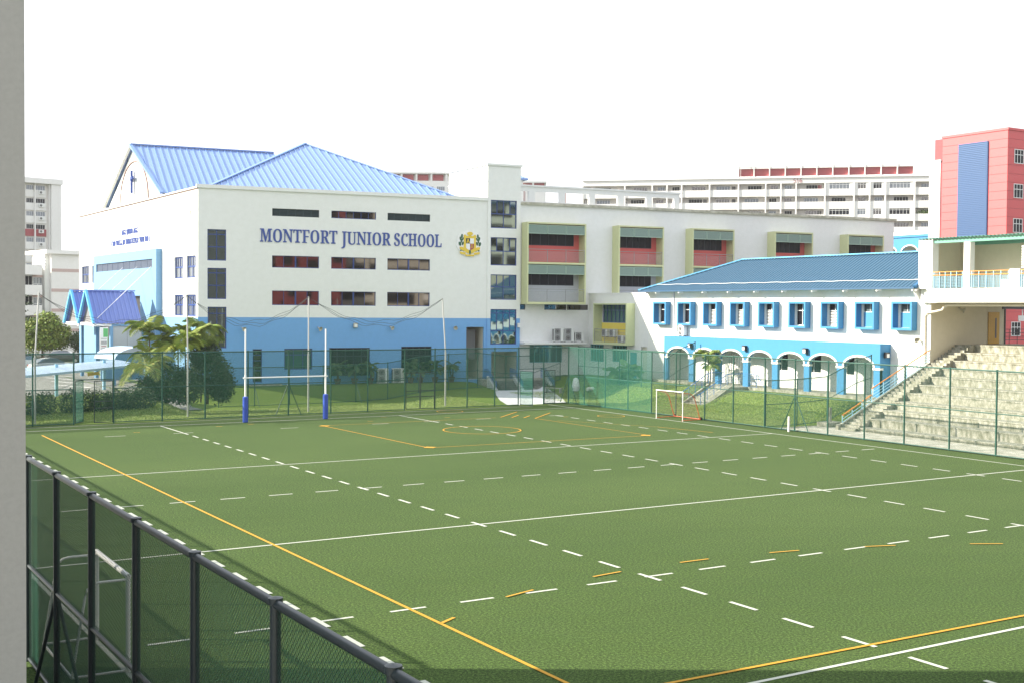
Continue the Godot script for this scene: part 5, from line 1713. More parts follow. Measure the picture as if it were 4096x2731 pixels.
# ---------------------------------------------------------------- porch, walkway, cars
func left_side():
	for k in 2:
		var o := thing("porch_canopy", ["steep blue ribbed porch roof nearest the palms, on a glazed screen", "steep blue ribbed porch roof half hidden behind the nearer one"][k], "canopy", Vector3(-5.35 - k * 0.44, 0, -34.85 - k * 3.92), deg_to_rad(6.3), "steep blue porch roofs")
		var ya := 8.8
		var yb := 5.95
		var xf := 0.0
		for s in [1.0, -1.0]:
			var lo0 := Vector3(xf, yb, 1.95 * s)
			var lo1 := Vector3(4.4, yb, 1.95 * s)
			var hi0 := Vector3(xf, ya, 0)
			var hi1 := Vector3(4.4, ya, 0)
			var nrm := Vector3(0, 1.95, 2.85 * s).normalized()
			var m := MB.new()
			var n := 44
			var pts := []
			for i in n + 1:
				var t := float(i) / n
				var up := 0.09 * (1.0 if (i % 4) in [1, 2] else 0.0)
				pts.append([lo0.lerp(lo1, t) + nrm * up, hi0.lerp(hi1, t) + nrm * up])
			for i in n:
				m.quad(pts[i][0], pts[i + 1][0], pts[i + 1][1], pts[i][1], nrm)
			part(o, "roof_slope", m, M.canopy_blue)
			var b := MB.new()
			b.bar(lo0 + nrm * 0.05, hi0 + nrm * 0.05 + Vector3(0, 0.1, 0), 0.2, 0.22, nrm)
			part(o, "bargeboard", b, M.canopy_edge)
		var rc := MB.new()
		rc.bar(Vector3(xf - 0.1, ya + 0.1, 0), Vector3(4.45, ya + 0.1, 0), 0.3, 0.12)
		part(o, "ridge_cap", rc, M.canopy_blue)
		var gl := MB.new()
		gl.tri(Vector3(xf + 0.35, yb + 0.1, 1.85), Vector3(xf + 0.35, yb + 0.1, -1.85), Vector3(xf + 0.35, ya - 0.25, 0), Vector3(-1, 0, 0))
		part(o, "gable_infill", gl, M.canopy_inner)
		var be := MB.new()
		be.box(Vector3(xf, yb - 0.22, 1.7), Vector3(xf + 1.6, yb - 0.02, 2.0))
		be.box(Vector3(xf + 0.1, yb - 0.15, -1.9), Vector3(xf + 0.35, yb + 0.1, 1.7))
		part(o, "tie_beam", be, M.paint_white)
		for s in [1.85, -1.85]:
			part(o, "column", bxm(Vector3(1.5, 1.0, s - 0.12), Vector3(1.75, yb - 0.02, s + 0.12)), M.box_blue)
		if k == 0:
			var fr := MB.new()
			fr.box(Vector3(1.75, yb - 0.2, 1.75), Vector3(4.7, yb - 0.02, 1.95))
			fr.box(Vector3(4.4, 1.0, 1.75), Vector3(4.6, yb - 0.2, 1.95))
			part(o, "screen_frame", fr, M.box_blue)
			for q in 2:
				part(o, "screen_pane", bxm(Vector3(1.76 + q * 1.33, 3.3, 1.82), Vector3(3.06 + q * 1.33, yb - 0.22, 1.86)), M.tarp)
			part(o, "screen_base", bxm(Vector3(0.7, 1.0, 1.78), Vector3(4.4, 3.28, 1.92)), M.box_blue)
			var rd := MB.new()
			rd.tube([Vector3(0.4, 6.4, 1.7), Vector3(5.9, 11.2, 0.4)], 0.025, 5)
			rd.tube([Vector3(0.4, 6.4, -2.2), Vector3(5.9, 11.2, -3.3)], 0.02, 5)
			rd.tube([Vector3(0.4, 6.4, -6.2), Vector3(5.9, 11.2, -7.0)], 0.02, 5)
			part(o, "tie_rods", rd, M.paint_white)
	var bn := thing("banner_board", "tall white notice banner with green print under the porch roof", "banner", Vector3(-4.62, 3.35, -32.78))
	part(bn, "board", bxm(Vector3(0, 0, 0), Vector3(0.72, 2.3, 0.05)), M.paint_white)
	var gp := mat(lin(0.12, 0.45, 0.16), 0.6)
	part(bn, "green_print", bxm(Vector3(0.3, 1.45, 0.05), Vector3(0.7, 2.2, 0.056)), gp)
	part(bn, "green_edge", bxm(Vector3(0.66, 0.2, 0.05), Vector3(0.71, 1.4, 0.056)), gp)
	for q in [1.3, 1.05, 0.98, 0.91, 0.84, 0.45]:
		part(bn, "text_line", bxm(Vector3(0.1, q, 0.05), Vector3(0.6, q + 0.035, 0.055)), M.ac_dark)
	for q in [0.62, 0.15]:
		part(bn, "text_line", bxm(Vector3(0.12, q, 0.05), Vector3(0.55, q + 0.06, 0.055)), M.hdb_red)
	# covered walkway: a line of pale blue roof sheets on posts
	var w := thing("covered_walkway", "pale blue roofed walkway curving past the hedge at left", "walkway")
	var fp := [Vector2(-21.0, -4.6), Vector2(-17.6, -6.2), Vector2(-14.68, -8.3), Vector2(-12.9, -10.4), Vector2(-11.03, -12.6), Vector2(-8.9, -15.2), Vector2(-6.38, -18.3), Vector2(-4.2, -21.2)]
	for i in fp.size() - 1:
		var a: Vector2 = fp[i]
		var b: Vector2 = fp[i + 1]
		var d := (b - a).normalized()
		var nn := Vector2(d.y, -d.x)
		if nn.y > 0:
			nn = -nn
		var yo := 2.9
		var m := MB.new()
		for k in 5:
			var t0 := k / 5.0
			var t1 := (k + 1) / 5.0
			var h0 := yo + 0.36 * sin(t0 * 1.9)
			var h1 := yo + 0.36 * sin(t1 * 1.9)
			var p0: Vector2 = a + nn * t0 * 2.5
			var p1: Vector2 = b - d * 0.03 + nn * t0 * 2.5
			var p2: Vector2 = b - d * 0.03 + nn * t1 * 2.5
			var p3: Vector2 = a + nn * t1 * 2.5
			m.quad(Vector3(p0.x, h0, p0.y), Vector3(p1.x, h0, p1.y), Vector3(p2.x, h1, p2.y), Vector3(p3.x, h1, p3.y), Vector3.UP)
			m.quad(Vector3(p0.x, h0 - 0.06, p0.y), Vector3(p1.x, h0 - 0.06, p1.y), Vector3(p2.x, h1 - 0.06, p2.y), Vector3(p3.x, h1 - 0.06, p3.y), Vector3.DOWN)
		m.bar(Vector3(a.x, yo - 0.03, a.y), Vector3(b.x, yo - 0.03, b.y), 0.08, 0.16)
		part(w, "roof_sheet", m, M.walk_roof)
		if i % 2 == 0:
			var c: Vector2 = a + nn * 1.3
			part(w, "post", bxm(Vector3(c.x - 0.1, gh(c.x, c.y) - 0.1, c.y - 0.1), Vector3(c.x + 0.1, 3.4, c.y + 0.1)), M.rail_blue)
	var wf := MB.new()
	for i in fp.size() - 1:
		var a: Vector2 = fp[i]
		var b: Vector2 = fp[i + 1]
		for q in [0.5, 0.95]:
			wf.tube([Vector3(a.x, gh(a.x, a.y) + q, a.y + 0.2), Vector3(b.x, gh(b.x, b.y) + q, b.y + 0.2)], 0.02, 5)
		wf.tube([Vector3(a.x, gh(a.x, a.y), a.y + 0.2), Vector3(a.x, gh(a.x, a.y) + 0.95, a.y + 0.2)], 0.02, 5)
	part(w, "guard_rail", wf, M.rail_grey)
	# vaulted end piece by the hall door
	var v := thing("vault_roof", "pale blue barrel vault roof beside the palms by the hall", "canopy", Vector3(-2.6, 0, -26.5), 0.2)
	var vm := MB.new()
	for k in 12:
		var t0 := PI * k / 12.0
		var t1 := PI * (k + 1) / 12.0
		var a0 := Vector3(-cos(t0) * 2.4, 3.1 + sin(t0) * 1.0, 0)
		var a1 := Vector3(-cos(t1) * 2.4, 3.1 + sin(t1) * 1.0, 0)
		vm.quad(a0, a1, a1 + Vector3(0, 0, -4), a0 + Vector3(0, 0, -4), Vector3(-cos(t0), 1, 0))
	part(v, "vault", vm, M.walk_roof)
	for q in [-2.3, 2.3]:
		part(v, "post", bxm(Vector3(q - 0.1, 0.9, -0.4), Vector3(q + 0.1, 3.1, -0.2)), M.box_blue)
	# yellow notice hung under the walkway
	solo("notice_strip", bxm(Vector3(-0.8, -0.12, -0.02), Vector3(0.8, 0.12, 0.02)), mat(lin(0.55, 0.36, 0.05), 0.6), "yellow notice strip hanging under the walkway roof", "notice", T(-9.3, 2.62, -14.3, 0.85))
	# cars
	car("parked_car", "silver saloon car parked nearest the walkway", Vector3(-3.9, gh(-4, -58), -58.0), 0.2, mat(lin(0.62, 0.64, 0.66), 0.25, 0.2))
	car("parked_car", "white car partly hidden behind the silver saloon", Vector3(-5.9, gh(-5, -61), -61.5), 0.2, mat(lin(0.75, 0.75, 0.74), 0.25, 0.0))
	car("parked_car", "dark bronze car with pale windscreen parked under the tree", Vector3(-0.2, gh(0, -66), -69.5), -0.35, mat(lin(0.06, 0.05, 0.05), 0.22, 0.2))

func car(called: String, label: String, at: Vector3, turn: float, paint):
	var o := thing(called, label, "car", at, turn, "cars in the car park")
	# side profile, length along x, 4.4 m
	var body := [[-2.2, 0.35, 0.62], [-2.15, 0.3, 0.78], [-1.6, 0.22, 0.92], [-0.9, 0.2, 0.98], [0.6, 0.2, 0.96], [1.6, 0.22, 0.90], [2.1, 0.3, 0.74], [2.22, 0.36, 0.58]]
	var m := MB.new()
	var ring := func(s):
		var x: float = s[0]
		var lo: float = s[1]
		var hi: float = s[2]
		var wd := 0.86 - 0.06 * pow(absf(x) / 2.2, 4.0)
		return [Vector3(x, lo, -wd + 0.05), Vector3(x, (lo + hi) * 0.5, -wd), Vector3(x, hi - 0.06, -wd + 0.05), Vector3(x, hi, -wd + 0.16), Vector3(x, hi, wd - 0.16), Vector3(x, hi - 0.06, wd - 0.05), Vector3(x, (lo + hi) * 0.5, wd), Vector3(x, lo, wd - 0.05)]
	for i in body.size() - 1:
		var a = ring.call(body[i])
		var b = ring.call(body[i + 1])
		for k in 8:
			var k2 := (k + 1) % 8
			var mid: Vector3 = (a[k] + b[k2]) * 0.5
			m.quad(a[k], b[k], b[k2], a[k2], Vector3(0, mid.y - 0.55, mid.z))
	for e in [0, body.size() - 1]:
		var a = ring.call(body[e])
		for k in range(1, 7):
			m.tri(a[0], a[k], a[k + 1], Vector3(body[e][0], 0, 0))
	part(o, "body", m, paint)
	var cab := [Vector2(-1.75, 0.95), Vector2(-1.1, 1.36), Vector2(-0.3, 1.46), Vector2(0.45, 1.40), Vector2(1.25, 0.95)]
	var rf := MB.new()
	var gl := MB.new()
	for i in 4:
		var p: Vector2 = cab[i]
		var q: Vector2 = cab[i + 1]
		var wp := 0.74 if p.y < 1 else 0.56
		var wq := 0.74 if q.y < 1 else 0.56
		var hint := Vector3(p.y - q.y, q.x - p.x, 0)
		var tgt := rf if i in [1, 2] else gl
		tgt.quad(Vector3(p.x, p.y, -wp), Vector3(q.x, q.y, -wq), Vector3(q.x, q.y, wq), Vector3(p.x, p.y, wp), hint)
	for s in [-1.0, 1.0]:
		for i in 3:
			gl.tri(Vector3(cab[0].x, 0.95, 0.74 * s), Vector3(cab[i + 1].x, cab[i + 1].y, (0.74 if cab[i + 1].y < 1 else 0.56) * s), Vector3(cab[min(i + 2, 4)].x, cab[min(i + 2, 4)].y, (0.74 if cab[min(i + 2, 4)].y < 1 else 0.56) * s), Vector3(0, 0, s))
	part(o, "roof", rf, paint)
	part(o, "windows", gl, M.glass_grey)
	for x in [-1.35, 1.35]:
		for s in [-1.0, 1.0]:
			var wm := MB.new()
			wm.lathe([Vector2(0.0, 0.1), Vector2(0.2, 0.11), Vector2(0.31, 0.09), Vector2(0.32, -0.1), Vector2(0.0, -0.1)], 18, Transform3D(Basis(Vector3.RIGHT, PI / 2 * s), Vector3(x, 0.32, 0.78 * s)))
			var wo := part(o, "wheel", wm, M.black)
			var rm := MB.new()
			rm.lathe([Vector2(0.0, 0.125), Vector2(0.18, 0.12), Vector2(0.2, 0.1)], 14, Transform3D(Basis(Vector3.RIGHT, PI / 2 * s), Vector3(x, 0.32, 0.78 * s)))
			part(wo, "rim", rm, M.steel)
	for s in [-1.0, 1.0]:
		part(o, "headlight", bxm(Vector3(2.05, 0.6, 0.62 * s - 0.14), Vector3(2.2, 0.74, 0.62 * s + 0.14)), M.paint_white)
		part(o, "tail_light", bxm(Vector3(-2.2, 0.62, 0.62 * s - 0.13), Vector3(-2.08, 0.78, 0.62 * s + 0.13)), M.hdb_red)

# ---------------------------------------------------------------- fences
var link_mesh := {}
func chain_panel(w: float, h: float, cell: float, r: float) -> ArrayMesh:
	var key := "%.2f_%.2f_%.3f_%.4f" % [w, h, cell, r]
	if link_mesh.has(key):
		return link_mesh[key]
	var m := MB.new()
	var st := cell * sqrt(2.0)
	for s in [1.0, -1.0]:
		var c := -h
		while c < w:
			# line x = c + t, y = t (s=1) or y = h - t (s=-1)
			var t0 := maxf(0.0, -c)
			var t1 := minf(h, w - c)
			if t1 - t0 > 0.03:
				var a := Vector3(c + t0, t0 if s > 0 else h - t0, r * s)
				var b := Vector3(c + t1, t1 if s > 0 else h - t1, r * s)
				m.tube([a, b], r, 3, false)
			c += st
	var o := m.mesh()
	link_mesh[key] = o
	return o

# pts: post feet; each pair a bay. opts: skip (bay indices with no mesh or lower rails), net (material), wire
func fence(called: String, label: String, pts: Array, h: float, mid: float, pm, wm, pr: float, cell: float, wr: float, opts: Dictionary = {}) -> Node3D:
	var root := thing(called, label, "fence", Vector3.ZERO, 0, opts.get("group", ""))
	for i in pts.size():
		var p: Vector3 = pts[i]
		var m := MB.new()
		m.tube([p - Vector3(0, 0.1, 0), p + Vector3(0, h + 0.03, 0)], pr, 10)
		m.lathe([Vector2(0, 0.05), Vector2(pr * 1.35, 0.035), Vector2(pr * 1.35, -0.03)], 10, T(p.x, p.y + h + 0.03, p.z))
		part(root, "post", m, pm)
	var skip: Array = opts.get("skip", [])
	var rails := MB.new()
	for i in pts.size() - 1:
		var a: Vector3 = pts[i]
		var b: Vector3 = pts[i + 1]
		var lv := [h, mid, 0.06] if not skip.has(i) else [h, opts.get("gate_h", 2.85)]
		for k in lv.size():
			var rm := MB.new()
			rm.tube([a + Vector3(0, lv[k], 0), b + Vector3(0, lv[k], 0)], pr * (0.85 if k == 0 else 0.62), 8, false)
			part(root, "rail", rm, pm)
		var y0 := 0.05 if not skip.has(i) else float(opts.get("gate_h", 2.85))
		var d := b - a
		var l := Vector2(d.x, d.z).length()
		var bx := Vector3(d.x, d.y, d.z) / PANEL_W
		var bz := Vector3(-d.z, 0, d.x).normalized()
		var hh := h - y0
		var pmesh := chain_panel(PANEL_W, PANEL_H, cell, wr)
		var xf := Transform3D(Basis(bx, Vector3(0, hh / PANEL_H, 0), bz), a + Vector3(0, y0, 0))
		var wo := part(root, "wire_mesh", pmesh, wm, xf)
		wo.set_meta("kind", "stuff")
		if opts.has("net"):
			var nr: Array = opts.get("net_bays", range(pts.size()))
			if nr.has(i):
				var nm := MB.new()
				var nt: float = opts.get("net_top", h)
				nm.quad(Vector3(0, 0, 0), Vector3(PANEL_W, 0, 0), Vector3(PANEL_W, nt, 0), Vector3(0, nt, 0), Vector3(0, 0, 1))
				part(root, "shade_net", nm, opts.net, Transform3D(Basis(bx, Vector3.UP, bz), a + bz * float(opts.get("net_off", 0.05))))
				if opts.has("low_net"):
					var ln := MB.new()
					ln.quad(Vector3(0, 0, 0), Vector3(PANEL_W, 0, 0), Vector3(PANEL_W, mid, 0), Vector3(0, mid, 0), Vector3(0, 0, 1))
					part(root, "lower_net", ln, opts.low_net, Transform3D(Basis(bx, Vector3.UP, bz), a + bz * (float(opts.get("net_off", 0.05)) * 1.3)))
		for q in opts.get("brace", []):
			if q == i:
				pass
	for q in opts.get("brace", []):
		var p: Vector3 = pts[q]
		var dirs: Array = opts.get("brace_dirs", [Vector3(0.95, 0, 0), Vector3(-0.95, 0, 0)])
		for d in dirs:
			var bm := MB.new()
			bm.tube([p + Vector3(0, mid, 0), p + d], pr * 0.6, 8)
			part(root, "brace", bm, pm)
	return root

# one swinging leaf of tube and mesh, hinge at the origin, leaf along +x
func gate_leaf(label: String, at: Vector3, turn: float, w: float, h: float, pm, net = null):
	var o := thing("mesh_gate", label, "gate", at, turn, "mesh gates in the far fence")
	var f := MB.new()
	var r := 0.028
	f.tube([Vector3(0.05, 0.08, 0), Vector3(0.05, h, 0)], r, 8)
	f.tube([Vector3(w, 0.08, 0), Vector3(w, h, 0)], r, 8)
	for y in [0.08, h * 0.36, h * 0.52, h]:
		f.tube([Vector3(0.05, y, 0), Vector3(w, y, 0)], r, 8)
	part(o, "frame", f, pm)
	var wo := part(o, "wire_mesh", chain_panel(PANEL_W, PANEL_H, 0.05, 0.0024), M.wire, Transform3D(Basis(Vector3((w - 0.05) / PANEL_W, 0, 0), Vector3(0, (h - 0.08) / PANEL_H, 0), Vector3(0, 0, 1)), Vector3(0.05, 0.08, 0)))
	wo.set_meta("kind", "stuff")
	if net != null:
		var nm := MB.new()
		nm.quad(Vector3(0.05, 0.08, 0.03), Vector3(w, 0.08, 0.03), Vector3(w, h, 0.03), Vector3(0.05, h, 0.03), Vector3(0, 0, 1))
		part(o, "shade_net", nm, net)

func fences():
	var farx := [-25.0, -21.6, -18.4, -15.46, -12.98, -10.49, -7.33, -4.43, -1.41, 1.55, 4.77, 7.69, 10.72, 13.28, 16.11, 18.59, 20.78, 23.18, 25.6]
	var pts := []
	for x in farx:
		pts.append(Vector3(x, 0.0, -3.5 - 0.02 * x))
	fence("chain_link_fence", "tall green chain link fence along the far end of the pitch", pts, 4.5, 2.25, M.fence_green, M.wire, 0.05, 0.052, 0.0044, {"skip": [4, 12, 16], "brace": [9], "net": M.net_thin})
	gate_leaf("narrow mesh gate leaf standing ajar behind the far left corner", Vector3(-12.9, 0, -3.3), 0.95, 1.25, 2.75, M.fence_dark, M.net_gate)
	gate_leaf("closed mesh gate leaf in the far left gateway", Vector3(-11.75, 0, -3.28), 0.0, 1.2, 2.75, M.fence_dark)
	gate_leaf("left leaf of the closed double mesh gate before the hall", Vector3(10.78, 0, -3.72), 0.0, 1.2, 2.75, M.fence_dark)
	gate_leaf("right leaf of the closed double mesh gate before the hall", Vector3(12.02, 0, -3.74), 0.0, 1.2, 2.75, M.fence_dark)
	gate_leaf("open mesh gate leaf swung out over the white path", Vector3(20.85, 0, -3.85), -1.0, 1.15, 2.7, M.fence_dark, M.net_gate)
	gate_leaf("mesh gate leaf standing beside the pitch corner post", Vector3(23.2, 0, -3.95), 0.05, 1.1, 2.7, M.fence_dark, M.net_thin)
	pts = []
	for z in [-4.05, -1.83, 0.99, 3.9, 6.75, 9.55, 12.67, 15.57, 18.58, 21.3, 24.1, 27.0, 29.95, 33.06, 36.03, 39.0, 42.0, 45.0]:
		pts.append(Vector3(25.65, 0, z))
	fence("chain_link_fence", "tall green chain link fence along the right side of the pitch", pts, 4.5, 2.25, M.fence_green, M.wire, 0.05, 0.052, 0.0036, {"brace": [0, 9], "net": M.net_teal, "low_net": M.net_side, "net_bays": [0, 1, 2, 3], "brace_dirs": [Vector3(0.0, 0, 1.2), Vector3(0, 0, -1.2)]})
	pts = []
	for k in 29:
		pts.append(Vector3(-25.0, 0, -2.6 + k * 2.93 - 0.24))
	fence("chain_link_fence", "dark chain link fence close by in the lower left corner", pts, 4.33, 2.05, M.fence_dark, M.wire_dark, 0.062, 0.055, 0.0030, {"net_off": -0.08, "low_net": M.net_low, "brace": [19, 14], "brace_dirs": [Vector3(0.35, 0, 0.6), Vector3(-0.35, 0, -0.5)], "net": M.net_near})
	# inner fence behind the far end, on the lawn
	pts = []
	for k in 12:
		var x := 0.8 + k * 2.95
		pts.append(Vector3(x, gh(x, -16.6), -16.6))
	fence("lawn_fence", "lower green mesh fence on the lawn before the hall", pts, 3.1, 1.55, M.fence_green, M.wire, 0.04, 0.06, 0.0034, {"brace": [1, 4], "brace_dirs": [Vector3(0.0, 0, 1.2)]})
	pts = []
	for k in 5:
		var z := -13.7 + k * 3.1
		pts.append(Vector3(33.3, gh(33.3, z) - 0.3, z))
	fence("lawn_fence", "green mesh fence on the bank before the yellow balcony", pts, 3.4, 1.7, M.fence_green, M.wire, 0.04, 0.06, 0.0034)
	pts = [Vector3(33.3, 0.25, -1.1), Vector3(34.6, 1.05, -0.9), Vector3(36.1, 1.6, -0.8)]
	fence("bank_fence", "short mesh fence climbing the bank to the second arch", pts, 3.3, 1.65, M.fence_green, M.wire, 0.04, 0.06, 0.0034)
	pts = [Vector3(25.7, 0.0, 18.62), Vector3(28.5, 0.02, 18.62), Vector3(31.3, 0.15, 18.62), Vector3(34.1, 1.2, 18.62), Vector3(35.5, 1.5, 18.62)]
	fence("bank_fence", "mesh fence climbing from the pitch to the arcade end", pts, 3.05, 1.5, M.fence_green, M.wire, 0.04, 0.06, 0.0034)

# ---------------------------------------------------------------- sports things
func sports():
	var g := thing("rugby_goal", "white H shaped rugby goal with blue padded posts", "rugby goal", Vector3(0, 0, 0.12))
	for x in [-2.85, 2.8]:
		var m := MB.new()
		m.tube([Vector3(x, 0, 0), Vector3(x, 3.1, 0)], 0.062, 14)
		m.tube([Vector3(x, 3.1, 0), Vector3(x, 6.1, 0)], 0.048, 14)
		part(g, "post", m, M.paint_white)
		var p := MB.new()
		p.lathe([Vector2(0.0, 1.7), Vector2(0.13, 1.7), Vector2(0.175, 1.66), Vector2(0.178, 0.9), Vector2(0.175, 0.05), Vector2(0.15, 0.0)], 8, T(x, 0, 0, PI / 8))
		part(g, "post_pad", p, M.pad_blue)
	var cb := MB.new()
	cb.tube([Vector3(-3.0, 2.92, 0), Vector3(2.95, 2.92, 0)], 0.045, 12)
	part(g, "crossbar", cb, M.paint_white)
	# small goal at the right touch line
	var s := thing("small_goal", "small white football goal with red net at the right fence", "football goal")
	var f := MB.new()
	f.tube([Vector3(23.5, 0, 10.05), Vector3(23.5, 2.0, 10.05)], 0.03, 10)
	f.tube([Vector3(23.55, 0, 12.85), Vector3(23.55, 2.0, 12.85)], 0.03, 10)
	f.tube([Vector3(23.5, 2.0, 10.0), Vector3(23.55, 2.0, 12.9)], 0.034, 10)
	part(s, "front_frame", f, M.paint_white)
	var bk := MB.new()
	for z in [10.05, 12.85]:
		bk.tube([Vector3(23.55, 1.95, z), Vector3(24.3, 1.85, z - 0.05), Vector3(24.65, 1.55, z - 0.08), Vector3(25.3, 0.08, z - 0.25)], 0.028, 8)
		bk.tube([Vector3(23.5, 0.06, z), Vector3(25.3, 0.06, z - 0.25)], 0.026, 8)
	bk.tube([Vector3(25.3, 0.08, 9.75), Vector3(25.3, 0.08, 12.65)], 0.03, 8)
	part(s, "rear_frame", bk, M.net_red)
	var nt := MB.new()
	for i in 20:
		var z := lerpf(10.05, 12.85, i / 19.0)
		nt.tube([Vector3(23.55, 1.97, z), Vector3(24.4, 1.72, z - 0.1), Vector3(25.25, 0.08, z - 0.22)], 0.005, 3, false)
	for i in 16:
		var t := i / 15.0
		var p0 := Vector3(23.55, 1.97, 10.05).lerp(Vector3(25.25, 0.08, 9.8), t) + Vector3(0.35, 0.25, 0) * sin(t * PI)
		nt.tube([p0, p0 + Vector3(0, 0, 2.8)], 0.005, 3, false)
	for z in [10.05, 12.85]:
		for i in 9:
			var t := (i + 1) / 10.0
			nt.tube([Vector3(23.52, 2.0 - t * 2.0, z), Vector3(23.55, 2.0 - t * 2.0, z) + Vector3(0.6 + t * 1.1, 0, -0.2 * t)], 0.005, 3, false)
	part(s, "net", nt, mat(lin(0.35, 0.2, 0.15), 0.8)).set_meta("kind", "stuff")
	for z in [9.75, 12.6]:
		var wh := MB.new()
		wh.lathe([Vector2(0, 0.04), Vector2(0.1, 0.04), Vector2(0.11, 0), Vector2(0.1, -0.04), Vector2(0, -0.04)], 14, Transform3D(Basis(Vector3.RIGHT, PI / 2), Vector3(25.4, 0.11, z)))
		part(s, "wheel", wh, M.black)
	# near goal behind the lower left fence
	var n := thing("training_goal", "white tube football goal behind the near fence", "football goal")
	f = MB.new()
	f.tube([Vector3(-23.35, 0, 48.85), Vector3(-23.35, 2.0, 48.85)], 0.05, 12)
	f.tube([Vector3(-23.38, 0, 51.75), Vector3(-23.38, 2.0, 51.75)], 0.05, 12)
	f.tube([Vector3(-23.35, 2.0, 48.8), Vector3(-23.38, 2.0, 51.8)], 0.055, 12)
	part(n, "front_frame", f, M.paint_white)
	for z in [48.85, 51.75]:
		var q := MB.new()
		q.tube([Vector3(-23.38, 1.93, z), Vector3(-23.95, 1.93, z), Vector3(-24.1, 1.9, z), Vector3(-24.2, 1.8, z), Vector3(-24.24, 1.65, z), Vector3(-24.5, 0.05, z)], 0.028, 8)
		q.tube([Vector3(-24.5, 0.04, z), Vector3(-23.38, 0.04, z)], 0.028, 8)
		part(n, "side_frame", q, M.paint_white)
	f = MB.new()
	f.tube([Vector3(-24.5, 0.04, 48.85), Vector3(-24.5, 0.04, 51.75)], 0.03, 8)
	part(n, "rear_bar", f, M.paint_white)
	# white marker post by the right fence
	solo("marker_post", bxm(Vector3(-0.05, 0, -0.05), Vector3(0.05, 0.95, 0.05)), mat(lin(0.75, 0.70, 0.74), 0.5), "short white square marker post at the right fence", "post", T(25.15, 0, 21.3))
	# tall net poles behind the far fence with slack nets between
	var px := [Vector3(-15.05, 0, -4.7), Vector3(-4.95, 0, -5.6), Vector3(4.0, 0, -5.9), Vector3(15.5, 0, -6.2)]
	var pl := ["leftmost slender net pole behind the far fence, bent at mid height", "slender white net pole beside the palms", "slender white net pole just behind the right rugby post", "rightmost slender leaning net pole before the hall doorway"]
	for i in 4:
		var o := thing("net_pole", pl[i], "pole", px[i] + Vector3(0, gh(px[i].x, px[i].z) - 0.03, 0), 0, "tall net poles")
		var m := MB.new()
		var lean := [0.25, -0.08, 0.0, -0.3][i] as float
		m.tube([Vector3(0, 0, 0), Vector3(0, 4.2, 0)], 0.065, 12)
		m.tube([Vector3(0, 4.15, 0), Vector3(lean, 8.4, 0)], 0.05, 12)
		part(o, "pole", m, M.steel)
		m = MB.new()
		m.lathe([Vector2(0, 0.08), Vector2(0.075, 0.06), Vector2(0.075, -0.06)], 10, T(0, 4.2, 0))
		part(o, "collar", m, M.steel)
	for i in 3:
		var a: Vector3 = px[i] + Vector3([0.25, -0.08, 0.0][i], 8.3, 0)
		var b: Vector3 = px[i + 1] + Vector3([-0.08, 0.0, -0.3][i], 8.3, 0)
		var o := thing("slack_net", ["dark slack net line sagging between the two left poles", "dark slack net line sagging behind the rugby goal", "dark slack net line sagging across the hall windows"][i], "net", Vector3.ZERO, 0, "slack nets between poles")
		for q in 3:
			var sag: float = [1.75, 1.95, 2.1][q]
			var pts := []
			for k in 25:
				var t := k / 24.0
				pts.append(a.lerp(b, t) + Vector3(0, -sag * 4.0 * t * (1.0 - t) * (1.0 + 0.05 * sin(k * 1.3 + q)), 0.03 * q))
			var m := MB.new()
			m.tube(pts, 0.012, 4, false)
			part(o, "cord", m, M.rope)

# ---------------------------------------------------------------- things on and before the walls
func ac_unit(label: String, xf: Transform3D, w: float, h: float, d: float, fans: int):
	var o := thing("air_conditioner", label, "air conditioner", Vector3.ZERO, 0, "outdoor air conditioning units")
	o.transform = xf
	part(o, "casing", bxm(Vector3(0, 0.06, 0), Vector3(w, h, d)), M.ac_white)
	part(o, "front_panel", bxm(Vector3(0.04, 0.1, d), Vector3(w * 0.7, h - 0.04, d + 0.006)), mat(lin(0.30, 0.31, 0.32), 0.5))
	for f in fans:
		var r: float = minf(w * 0.3, (h - 0.1) / fans * 0.42)
		var cy := 0.06 + (h - 0.06) * (f + 0.5) / fans
		var m := MB.new()
		m.lathe([Vector2(0.0, 0.015), Vector2(r * 0.25, 0.02), Vector2(r * 0.9, 0.015), Vector2(r, 0.0)], 18, Transform3D(Basis(Vector3.RIGHT, PI / 2), Vector3(w * 0.36, cy, d + 0.006)))
		var g := part(o, "fan_grille", m, M.ac_dark)
		var rm := MB.new()
		for q in [0.5, 0.75, 1.0]:
			var pts := []
			for k in 17:
				pts.append(Vector3(w * 0.36 + cos(TAU * k / 16.0) * r * q, cy + sin(TAU * k / 16.0) * r * q, d + 0.03))
			rm.tube(pts, 0.008, 4, false)
		part(g, "guard_rings", rm, M.steel)
	part(o, "side_vent", bxm(Vector3(-0.012, 0.15, 0.05), Vector3(0.0, h - 0.1, d - 0.05)), M.ac_dark)
	for x in [0.08, w - 0.14]:
		part(o, "foot", bxm(Vector3(x, 0, 0), Vector3(x + 0.06, 0.06, d)), M.ac_dark)

func horn(label: String, xf: Transform3D):
	var o := thing("horn_speaker", label, "loudspeaker", Vector3.ZERO, 0, "horn loudspeakers")
	o.transform = xf
	var m := MB.new()
	m.lathe([Vector2(0.03, 0.0), Vector2(0.05, 0.1), Vector2(0.1, 0.25), Vector2(0.2, 0.36), Vector2(0.185, 0.36), Vector2(0.09, 0.26), Vector2(0.0, 0.2)], 16, Transform3D(Basis(Vector3.RIGHT, PI / 2 + 0.35), Vector3(0, 0, 0.08)))
	part(o, "horn", m, M.concrete_light)
	m = MB.new()
	m.tube([Vector3(0, 0.05, 0), Vector3(0, 0.05, 0.14)], 0.025, 8)
	part(o, "bracket", m, M.rail_grey)

